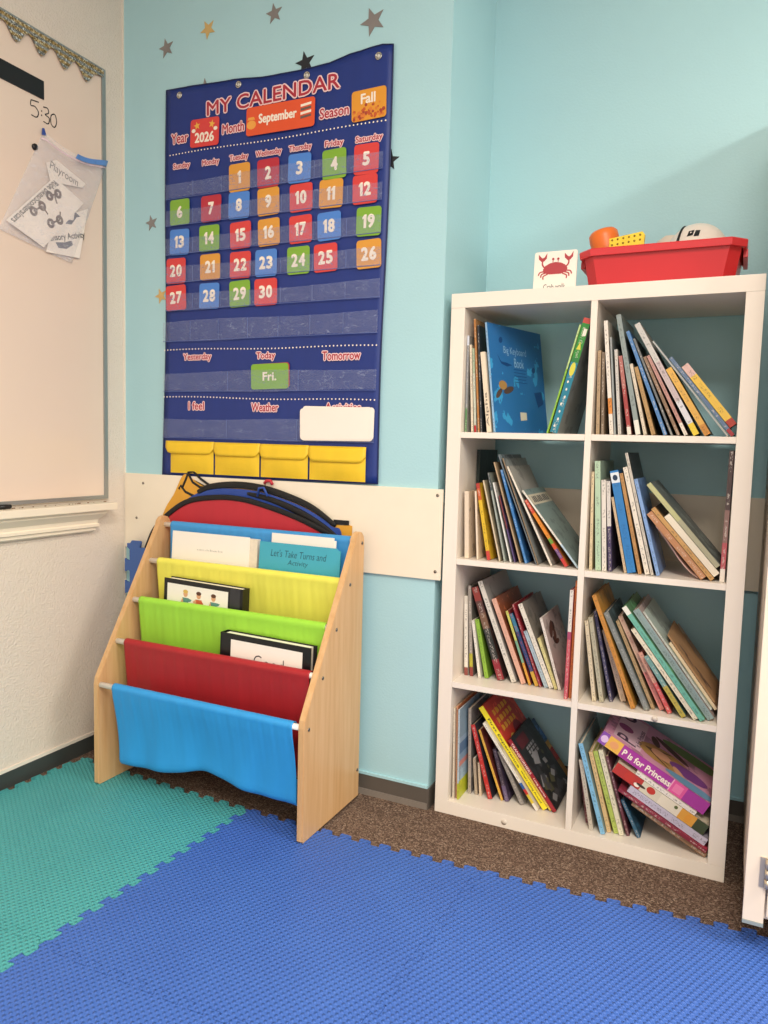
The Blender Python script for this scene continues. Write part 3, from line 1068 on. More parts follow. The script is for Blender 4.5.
# ================================================================== sling book rack
rk = thing('sling_book_rack', 'maple sling book rack with blue, red, green and yellow fabric pockets', 'book rack', (-.59, -.2, .0112))
RO = Vector((-.59, -.2, .0112))
P_ = tuple(-RO)
Z0 = .0112
def panel_outline():
    pts = [(-.040, Z0), (-.040, .770)]
    for k in range(7):                      # rounded top
        a = math.radians(0 + 30 * k)
        pts.append((-.068 + .028 * math.cos(a), .775 + .028 * math.sin(a)))
    pts += [(-.352, .340), (-.356, .320), (-.356, Z0 + .006), (-.350, Z0)]
    return pts
RODS = [(-.066, .775), (-.134, .665), (-.208, .552), (-.278, .436), (-.345, .318)]
M_ROD = mat('white_rod', 'faf6ee', .35, .02)
for x0, x1 in ((-.961, -.943), (-.246, -.228)):
    pn = MB().prism(panel_outline(), ((x0, 0, 0), (0, 1, 0), (0, 0, 1), (1, 0, 0)), x1 - x0, 0, .0015).build('side_panel', M_WOOD, rk, P_)
    out = x1 + .0006 if x1 > -.5 else x0 - .0006
    for y, z in RODS + [(-.052, .10)]:
        y2 = y + (.012 if z > .11 else 0)
        b = MB()
        d = 1 if x1 > -.5 else -1
        b.tube([(out - d * .0015, y2, z - .006), (out + d * .0008, y2, z - .006)], .0052, 10, 0)
        b.tube([(out + d * .0006, y2, z - .006), (out + d * .0011, y2, z - .006)], .0024, 6, 1)
        b.build('screw', [M_SCREW, M_BLACK], pn)
for y, z in RODS + [(-.062, .10)]:
    MB().tube([(-.9425, y, z), (-.2465, y, z)], .0085, 12).build('rod', M_ROD, rk, P_)
slc = [('top blue fabric back sheet', '3f97d8', 'blue'), ('yellow fabric sling', 'ebe55c', 'yellow'), ('lime green fabric sling', '9fdc40', 'lime'), ('red fabric sling', 'a81c24', 'red'), ('bright blue front fabric sling', '2f9be0', 'sky')]
def sling(i):
    y, z = RODS[i]
    l_, h_, nm = slc[i]
    m_ = cloth_mat('sling_' + nm, h_, .5)
    x0, x1 = ((-.912, -.256), (-.907, -.2505), (-.913, -.2505), (-.905, -.256), (-.887, -.264))[i]
    drop = (.22, .245, .245, .245, .210)[i]
    rows = []
    nu = 120
    prof = []
    # sleeve over the rod, seen from the side
    for k in range(8):
        a = math.radians(100 - 28 * -k)
    for k in range(9):
        a = math.radians(-30 + 30 * k)       # back to front over the top
        prof.append((.0125 * math.cos(a), .0125 * math.sin(a), 0))
    # prof angle: 0 = +y (back). goes over the top to the front
    steps = 14
    for k in range(1, steps + 1):
        t = k / steps
        bow = (.020 if i else .004) * 1.0
        bow = (bow + .012 * (i == 4)) * math.sin(math.pi * t * .5)
        prof.append((-.0115 + bow, -.012 - drop * t, t))
    if i:
        for k in range(1, 7):
            a = math.pi * k / 6
            prof.append((-.0115 + .020 + .012 * (i == 4) + .016 * (1 - math.cos(a)), -.012 - drop - .020 * math.sin(a), 1))
        prof.append((.042 + .012 * (i == 4), -.012 - drop + .04, 1))
    rnd = random.Random(i + 11)
    ph = [rnd.uniform(0, 6) for _ in range(4)]
    for c in range(nu + 1):
        u = c / nu
        x = x0 + (x1 - x0) * u
        row = []
        for (dy, dz, t) in prof:
            wv = (1 if i else .25) * .0032 * t * math.sin(u * 17 + ph[0]) + .002 * t * math.sin(u * 39 + ph[1] + t * 2) + .004 * t * math.sin(u * 6 + ph[2])
            sag = 0
            if i == 4:
                sag = t * (.030 * math.exp(-((u - .50) / .16) ** 2) + .016 * u - .002)
            gather = (.0007 * math.sin(u * 190 + 2 * math.sin(u * 11 + i)) + .0008 * math.sin(u * 97 + 3 * math.sin(u * 5 + ph[3]))) * (1 - t) * (1 if t > 0 else .5)
            if t == 0:
                wv = .0
            xx = x + (t * t) * .012 * (.5 - u) * 2 * (0 if i == 4 else -.3)
            row.append((xx, y + dy + wv - gather * .6, z + dz + sag))
        rows.append(row)
    o = MB().grid(rows).build('sling', m_, rk, P_)
    mirror_solid(o, .0012)
    lab(o, l_)
for i in range(5):
    sling(i)

# ---- things standing in the slings
def dims_pad(name, x0, x1, ybot, ytop, z0, z1, th, mats_, label, cat, group=None, roll=0.0):
    """flat block leaning back: front face from (ybot,z0) to (ytop,z1)"""
    L = math.hypot(ytop - ybot, z1 - z0)
    t = thing(name, label, cat, (x0, ybot, z0), group)
    t.rotation_euler = (-math.atan2(ytop - ybot, z1 - z0), math.radians(roll), 0)
    return t, x1 - x0, L
M_PAPER = mat('paper', 'f3ece0', .6, .02)
M_PAGES = mat('page_block', 'e6d9c4', .7, .08, vscale=120)
t, w, L = dims_pad('notepad', -.882, -.585, -.117, -.100, .52, .762, .03, None, 'thick white notepad standing left in the top sling of the rack', 'notepad')
MB().box(0, w, 0, .0012, 0, L).build('front_sheet', M_PAPER, t)
MB().box(.001, w + .028, .0014, .016, 0, L - .004).build('page_block', M_PAGES, t)
b = MB(); 
for k, (a, c, z) in enumerate(((.10, .20, L - .055), (.04, .09, L - .098))):
    n = 16
    for q in range(n):
        x = a + (c - a) * q / n
        b.box(x, x + (c - a) / n * random.uniform(.35, .8), -.0004, 0, z, z + random.uniform(.003, .006))
b.build('faint_print', mat('faint_grey_print', 'c4bdb4', .6, .02), t)
t, w, L = dims_pad('paper_stack', -.513, -.300, -.104, -.089, .53, .781, .003, None, 'white paper sheets behind the turquoise folder in the rack', 'paper')
MB().box(0, w, 0, .0016, 0, L).build('sheet', M_PAPER, t)
MB().box(.004, w + .006, .0020, .0036, 0, L - .008).build('sheet', M_PAPER, t)
t, w, L = dims_pad('folder', -.551, -.272, -.117, -.103, .52, .755, .003, None, 'turquoise folder with handwriting standing right in the top sling', 'folder', None, .3)
M_TURQ = mat('turquoise_card', '42a7bd', .5, .04)
MB().prism([(0, 0), (w, 0), (w, L - .012), (w - .012, L), (.004, L)], ((0, 0, 0), FX, FZ, (0, 1, 0)), .0014).build('front_cover', M_TURQ, t)
MB().box(.004, w, .0022, .0036, 0, L - .006).build('back_cover', M_TURQ, t)
b = MB()
write(b, "Let's Take Turns and", (w * .5, -.0006, L - .030), FX, FZ, .19, .021, -.008, 0, 0, .2)
write(b, "Activity", (w * .5, -.0006, L - .057), FX, FZ, .07, .019, -.008, 0, 0, .2)
b.build('handwriting', mat('ink', '24505e', .5), t)

M_BINDER = mat('binder_black', '121114', .35, .05)
def binder(x0, x1, ybot, ytop, z0, z1, label, roll, spine_right):
    t, w, L = dims_pad('ring_binder', x0, x1, ybot, ytop, z0, z1, .03, None, label, 'binder', 'black ring binders in the rack', roll)
    D = .034
    MB().box(0, w, 0, .003, 0, L, 0, .001).build('front_cover', M_BINDER, t)
    MB().box(0, w, D - .003, D, 0, L, 0, .001).build('back_cover', M_BINDER, t)
    sx = w if spine_right else -.004
    MB().box(sx, sx + .004, .0, D, 0, L, 0, .0012).build('spine', M_BINDER, t)
    MB().box(.008, w - .010, .005, D - .005, .004, L - .003).build('page_block', M_PAPER, t)
    if spine_right:
        MB().box(.014, w - .048, -.0010, -.0001, .02, L - .014).build('cover_sheet', M_PAPER, t)
        MB().box(w - .040, w - .004, -.0014, -.0001, 0, L - .002).build('cover_strip', mat('binder_grey', '2c2c31', .3), t)
    else:
        MB().box(.034, w - .026, -.0010, -.0001, .02, L - .016).build('cover_sheet', M_PAPER, t)
    return t, w, L
t, w, L = binder(-.846, -.556, -.190, -.186, .40, .628, 'black ring binder with pictures of children on its white cover', 1.5, True)
b = MB()
def blob(b, x, z, rx, rz, mi, n=12, lift=0):
    b.add([(x + rx * math.cos(2 * math.pi * k / n), -.0013 - lift, z + rz * math.sin(2 * math.pi * k / n)) for k in range(n)], [tuple(range(n))], mi)
zc = L - .070
for (px, sh, hr, tilt) in ((.085, 1, 0, .010), (.135, 2, 3, -.004), (.190, 1, 3, .012)):
    blob(b, px, zc + .030, .0085, .010, 4)
    blob(b, px, zc + .037, .0095, .006, hr, lift=.0002)
    b.flat([(px - .012, zc + .018), (px + .012, zc + .018), (px + .010, zc - .012), (px - .011, zc - .012)], ((0, -.0013, 0), FX, FZ), sh)
    b.flat([(px + .010, zc + .018), (px + .024, zc + .004 + tilt), (px + .020, zc - .002 + tilt), (px + .008, zc + .006)], ((0, -.0015, 0), FX, FZ), sh)
    b.flat([(px - .010, zc + .018), (px - .022, zc + .006 - tilt), (px - .018, zc + .000 - tilt), (px - .008, zc + .006)], ((0, -.0015, 0), FX, FZ), 4)
b.build('cover_picture', [mat('print_straw', 'd9b25a', .5), mat('print_teal', '5f8f8a', .5), mat('print_coral', 'c9603f', .5), mat('print_umber', '5a3524', .5), mat('print_skin', 'dba27c', .5)], t)
t, w, L = binder(-.573, -.276, -.258, -.255, .29, .508, 'black ring binder reading Good on its white cover in the green sling', 1.2, False)
b = MB(); write(b, 'Good', (w * .55, -.0016, L - .066), FX, FZ, .100, .038, -.012)
b.build('lettering', mat('print_charcoal', '4a4648', .5), t)

# ================================================================== behind the rack: foam tile and folded pop-up tunnels
def side_tile():
    x0, x1, z0, z1 = -1.135, -.90, .0125, .694
    up = tooth_line((x0, z1, 0), (x0 + .70, z1, 0), (0, 1, 0), 9, .011)
    lf = tooth_line((x0, z1, 0), (x0, z0, 0), (1, 0, 0), 9, .011)
    up = [p for p in up if p.x < x1]
    loop = up + [Vector((x1, up[-1].y, 0)), Vector((x1, z0, 0)), Vector((x0, z0, 0))] + lf[::-1][1:-1]
    b = slab([(p.x, p.y) for p in loop], .0075)
    b.v = [(v[0], -.0394 + v[2], v[1]) for v in b.v]
    b.f = [f[::-1] for f in b.f]
    return b
M_FOAMV = mat('navy_foam', '4567aa', .6, .06, vscale=8, bscale=160, bstr=.5, bdist=.002)
tag(side_tile().build('foam_tile', M_FOAMV), 'dark blue foam puzzle piece standing upright in the corner behind the rack', 'foam mat')

M_REDN = cloth_mat('red_nylon', 'c02836', .5)
M_BLUEN = cloth_mat('blue_nylon', '25489c', .5)
M_YELN = cloth_mat('amber_nylon', 'e0a233', .5)
M_BLKN = cloth_mat('black_nylon', '0d0c0e', .6)
def disc(loop, y, th):
    b = MB()
    bm = bmesh.new()
    vs = [bm.verts.new((p[0], y, p[1])) for p in loop]
    f = bm.faces.new(vs)
    bmesh.ops.triangulate(bm, faces=[f])
    r = bmesh.ops.extrude_face_region(bm, geom=list(bm.faces))
    for v in [g for g in r['geom'] if isinstance(g, bmesh.types.BMVert)]:
        v.co.y += th
    bmesh.ops.recalc_face_normals(bm, faces=list(bm.faces))
    return b.bm(bm)
def c2(pts, n=6, closed=True):
    return [(p.x, p.y) for p in catmull([(a, c_, 0) for a, c_ in pts], n, closed)]
# amber one, against the wall
yl = c2([(-1.000, .800), (-.955, .868), (-.915, .935), (-.880, .925), (-.815, .900), (-.68, .905), (-.55, .890), (-.42, .855), (-.335, .812), (-.290, .812), (-.284, .770), (-.290, .45), (-.34, .06), (-.62, .022), (-.92, .06), (-1.02, .40), (-1.035, .65)], 5)
t = thing('folded_tunnel', 'folded amber yellow play tunnel with black edging, against the wall behind rack', 'play tunnel', (-.65, -.0125, .02), 'folded pop-up tunnels')
Q = (.65, .0125, -.02)
disc(yl, -.0135, .002).build('fabric', M_YELN, t, Q)
b = MB()
b.tube([(-.918, -.0140, .893), (-.903, -.0140, .922), (-.893, -.0140, .945), (-.872, -.0140, .948), (-.842, -.0140, .925), (-.800, -.0140, .903)], .0042, 8)
b.tube([(-.893, -.0140, .940), (-.875, -.0140, .913), (-.845, -.0140, .898), (-.805, -.0140, .896)], .0042, 8)
b.tube([(-.932, -.0140, .888), (-.925, -.0140, .900), (-.905, -.0140, .880), (-.870, -.0140, .868), (-.83, -.0140, .858)], .0042, 8)
flatten_y(b, .30).build('black_edging', M_BLKN, t, Q)
MB().box(-.345, -.293, -.0160, -.0138, .812, .826, 0, .001).build('strap', M_BLKN, t, Q)
# blue one
bl = c2([(-.955, .80), (-.885, .862), (-.800, .893), (-.700, .900), (-.60, .894), (-.50, .872), (-.42, .845), (-.35, .806), (-.312, .765), (-.300, .45), (-.34, .08), (-.62, .03), (-.92, .08), (-1.01, .40), (-1.01, .66)], 5)
t = thing('folded_tunnel', 'folded blue play tunnel with thick black edging, between amber and red ones', 'play tunnel', (-.65, -.018, .02), 'folded pop-up tunnels')
Q = (.65, .018, -.02)
disc(bl, -.0188, .002).build('fabric', M_BLUEN, t, Q)
b = MB()
arc = c2([(-.850, .886), (-.800, .906), (-.700, .917), (-.60, .911), (-.50, .889), (-.415, .860), (-.335, .812)], 6, False)
b.tube([(x, -.0190, z - .004) for x, z in arc], [.006 + .005 * math.sin(math.pi * k / (len(arc) - 1)) ** .5 for k in range(len(arc))], 8)
arc2 = c2([(-.655, .888), (-.56, .872), (-.46, .840), (-.38, .800), (-.330, .765)], 6, False)
b.tube([(x, -.0200, z) for x, z in arc2], [.004 + .010 * (k / (len(arc2) - 1)) ** .5 for k in range(len(arc2))], 8)
flatten_y(b, .22).build('black_edging', M_BLKN, t, Q)
MB().tube([(-.610, -.028, .882), (-.602, -.031, .908), (-.585, -.031, .910), (-.572, -.028, .884)], .0038, 8).build('loop', M_BLUEN, t, Q)
MB().tube([(-.590, -.020, .922), (-.583, -.020, .931), (-.567, -.020, .931), (-.560, -.020, .920)], .005, 8).build('toggle', M_REDN, t, Q)
# red one, front
rdl = c2([(-1.054, .685), (-1.023, .745), (-.959, .803), (-.876, .848), (-.756, .866), (-.664, .864), (-.584, .850), (-.50, .830), (-.423, .806), (-.345, .772), (-.300, .735), (-.292, .45), (-.34, .06), (-.62, .020), (-.90, .055), (-.975, .10), (-.985, .55)], 5)
t = thing('folded_tunnel', 'folded red play tunnel with black edging, frontmost behind the rack', 'play tunnel', (-.65, -.026, .02), 'folded pop-up tunnels')
Q = (.65, .026, -.02)
disc(rdl, -.0258, .0018).build('fabric', M_REDN, t, Q)
b = MB()
arc = c2([(-1.070, .655), (-1.056, .69), (-1.023, .750), (-.959, .808), (-.876, .853), (-.756, .871), (-.664, .869), (-.584, .855), (-.50, .835), (-.423, .811), (-.345, .777), (-.302, .74), (-.292, .5)], 6, False)
b.tube([(x, -.0288, z) for x, z in arc], .0085, 8)
flatten_y(b, .22).build('black_edging', M_BLKN, t, Q)

# ================================================================== on top of the cube shelf
ZT = 1.4655
M_RED = mat('red_plastic', 'cf2a30', .3, .03)
M_REDI = mat('red_plastic_rim', 'd8343a', .3, .03)
def oct_loop(x0, x1, y0, y1, ch, z):
    return [(x0 + ch, y0, z), (x1 - ch, y0, z), (x1, y0 + ch, z), (x1, y1 - ch, z), (x1 - ch, y1, z), (x0 + ch, y1, z), (x0, y1 - ch, z), (x0, y0 + ch, z)]
TX0, TX1, TY0, TY1 = .337, .712, .035, .285
t = thing('red_tub', 'red plastic tub full of toys on top of the cube shelf', 'tub', (.54, .16, ZT))
Q = (-.54, -.16, -ZT)
def tub_at(k, grow=0.0):
    s = .016 * (1 - k) - grow
    return TX0 + s, TX1 - s, TY0 + s, TY1 - s, .026 + grow * .3
zt = 1.560
b = MB()
loops = []
for k, z, g in ((0, ZT, 0), (.5, ZT + .048, 0), (1, zt, 0), (1, zt, -.004), (.5, ZT + .045, -.004), (0, ZT + .004, -.004)):
    a = tub_at(k, g)
    loops.append(oct_loop(a[0], a[1], a[2], a[3], a[4], z))
b.grid(loops, 0, False, True)
b.add(loops[0], [tuple(range(8))[::-1]])
b.add(loops[-1], [tuple(range(8))])
b.build('body', M_RED, t, Q)
b = MB()
loops = []
for g, z in ((.0, zt - .017), (.008, zt - .017), (.010, zt - .002), (.008, zt + .001), (-.003, zt + .001), (-.003, zt - .003)):
    a = tub_at(1, g)
    loops.append(oct_loop(a[0], a[1], a[2], a[3], a[4] + .004, z))
b.grid(loops, 0, False, True)
b.build('rim', M_REDI, t, Q)
for x0, x1 in ((TX1 + .0005, TX1 + .011), (TX0 - .011, TX0 - .0005)):
    MB().box(x0, x1, .09, .23, zt - .034, zt - .016, 0, .001).build('handle', M_REDI, t, Q)

ZF = ZT + .0046
# orange tapered cup, upside down
t = thing('orange_cup', 'orange plastic cup tilted over the left end of the red tub', 'cup', (.408, .125, ZF + .0085))
b = MB()
rings = []
for z, r in ((0, .024), (.002, .028), (.08, .033), (.132, .038), (.146, .037), (.153, .031), (.155, .0)):
    rings.append([(r * 1.0 * math.cos(a), r * .95 * math.sin(a), z) for a in [2 * math.pi * k / 24 for k in range(24)]])
b.grid(rings, 0, True, True)
b.add(rings[0], [tuple(range(24))[::-1]])
b.build('cup_body', mat('orange_plastic', 'ec7528', .4, .04), t)
MB().grid([[(r_ * math.cos(a), r_ * .95 * math.sin(a), z) for a in [2 * math.pi * k / 24 for k in range(24)]] for r_, z in ((.0345, .08), (.0355, .08), (.0357, .088), (.0346, .088))], 0, True, True).build('ridge', MATS['orange_plastic'], t)
t.rotation_euler = (0, math.radians(-14), 0)
# yellow brick with holes, stood on end
t = thing('yellow_block', 'yellow toy block with rows of holes beside the orange cup in tub', 'toy block', (.446, .068, ZF))
M_YBL = mat('yellow_plastic', 'f0d02f', .35, .04)
MB().prism([(-.044, 0), (.034, 0), (.040, .124), (.034, .131), (-.046, .120)], ((0, -.009, 0), FX, FZ, (0, 1, 0)), .020, 0, .002).build('block', M_YBL, t)
b = MB()
for k in range(6):
    for q in range(2):
        x = -.038 + .0135 * k
        b.tube([(x, -.0102, .114 + .010 * (x + .048) / .088 - .012 * q), (x, -.0088, .114 + .010 * (x + .048) / .088 - .012 * q)], .0026, 8)
b.build('hole', mat('hole_brown', '9a7a20', .6), t)['kind'] = 'stuff'
# blue ball
b = MB()
bm = bmesh.new(); bmesh.ops.create_icosphere(bm, subdivisions=3, radius=.035)
b.bm(bm, 0, True, Matrix.Translation((0, 0, .035)))
b.box(-.02, .02, -.02, .02, .0, .07)
t = thing('blue_toy', 'blue round toy mostly hidden behind the yellow block in tub', 'toy', (.424, .215, ZF))
rings = []
for z, r in ((0, .028), (.09, .028), (.115, .030), (.150, .027), (.163, .018), (.167, 0)):
    rings.append([(r * math.cos(a), r * math.sin(a), z) for a in [2 * math.pi * k / 18 for k in range(18)]])
MB().grid(rings, 0, True, True).build('toy_body', mat('blue_plastic', '3f5fa8', .4, .05), t)
# white helmet with strap
t = thing('toy_helmet', 'white rounded toy helmet with black strap at right end of the tub', 'toy', (.603, .160, ZF))
rings = []
for k in range(11):
    a = math.pi / 2 * k / 10
    rings.append([(.084 * math.cos(a) ** .9 * math.cos(q) + .0, .070 * math.cos(a) ** .9 * math.sin(q), .055 + .108 * math.sin(a)) for q in [2 * math.pi * j / 28 for j in range(28)]])
rings = [[(.084 * math.cos(q), .070 * math.sin(q), 0) for q in [2 * math.pi * j / 28 for j in range(28)]]] + rings
MB().grid(rings, 0, True, True).build('shell', mat('helmet_white', 'e9ddd2', .35, .02), t)
def hel(x, ang, lift=.002):
    # point on the shell at x, going over
    r = math.sqrt(max(0, 1 - (x / .084) ** 2))
    return (x, -.070 * r * math.cos(ang) - lift * math.cos(ang), .055 + .108 * r * math.sin(ang) + lift * math.sin(ang))
b = MB()
b.tube([(-.052 + .024 * k / 12, hel(-.052 + .024 * k / 12, math.pi * .55 * k / 12)[1], hel(-.052 + .024 * k / 12, math.pi * .55 * k / 12)[2]) for k in range(13)], .0035, 8)
b.build('strap', M_BLACK, t)
b = MB()
for (a0, a1, x0, x1) in ((.66, .84, -.022, -.008), (.62, .82, -.006, .006)):
    b.add([hel(x0, a0), hel(x1, a0), hel(x1 + .003, a1), hel(x0 + .004, a1)], [(0, 1, 2, 3)])
b.build('black_mark', M_BLACK, t)
rings = [[(-.074 + .030 * math.cos(q), .045 + .018 * math.sin(q), z) for q in [2 * math.pi * j / 14 for j in range(14)]] for z in (.0, .12, .138, .145)]
rings[-1] = [(-.070 + .014 * math.cos(q), .045 + .006 * math.sin(q), .152) for q in [2 * math.pi * j / 14 for j in range(14)]]
MB().grid(rings, 0, True, True).build('ear_cup', mat('helmet_beige', 'd9cabb', .4, .02), t)

# crab card
t = thing('crab_card', 'white card with a red crab picture standing left of the red tub', 'card', (.2665, .050, ZT + .0005))
t.rotation_euler = (math.radians(-4), 0, math.radians(0))
t.scale = (.95, 1, .90)
MB().prism([(a, c_ + .058) for a, c_ in rrect(.118, .116, .006)], ((0, 0, 0), FX, FZ, (0, 1, 0)), .004).build('card_face', M_CARDW, t)
b = MB()
cz = .062
def bl2(x, z, rx, rz, n=16, a0=0, a1=2 * math.pi, lift=0):
    b.add([(x + rx * math.cos(a0 + (a1 - a0) * k / n), -.0006 - lift, z + rz * math.sin(a0 + (a1 - a0) * k / n)) for k in range(n)], [tuple(range(n))])
shell = [(-.032, .054), (-.034, .064), (-.028, .074), (-.016, .081), (.0, .084), (.016, .081), (.028, .074), (.034, .064), (.031, .055), (.016, .049), (-.016, .049)]
b.flat(shell, ((0, -.0006, 0), FX, FZ))
def stk(pts, w):
    P = catmull([(p[0], p[1], 0) for p in pts], 4)
    L_, R_ = [], []
    for i, p in enumerate(P):
        d = (P[min(i + 1, len(P) - 1)] - P[max(i - 1, 0)]).normalized()
        nn = Vector((-d.y, d.x, 0)) * w / 2
        L_.append((p.x + nn.x, -.0007, p.y + nn.y)); R_.append((p.x - nn.x, -.0007, p.y - nn.y))
    b.grid([R_, L_], 0, False)
for s in (-1, 1):
    stk([(s * .029, .068), (s * .036, .078), (s * .036, .088)], .004)
    b.flat([(s * .036 + q[0], q[1]) for q in ((-.003, .087), (-.011, .095), (-.012, .109), (-.004, .100), (0, .097), (.005, .100), (.012, .112), (.011, .096), (.004, .088))][::s], ((0, -.0006, 0), FX, FZ))
    for k in range(3):
        stk([(s * (.030 - .005 * k), .058 - .004 * k), (s * (.042 - .005 * k), .056 - .006 * k), (s * (.046 - .007 * k), .047 - .006 * k)], .0035)
    stk([(s * .007, .083), (s * .007, .091)], .002)
    bl2(s * .007, .093, .0035, .0035)
b.build('crab_picture', mat('print_crab', 'b03a42', .5, .05), t)
b = MB(); write(b, 'Crab walk', (0, -.0008, .0130), FX, FZ, .060, .015, -.005); b.build('lettering', M_BLACK, t)

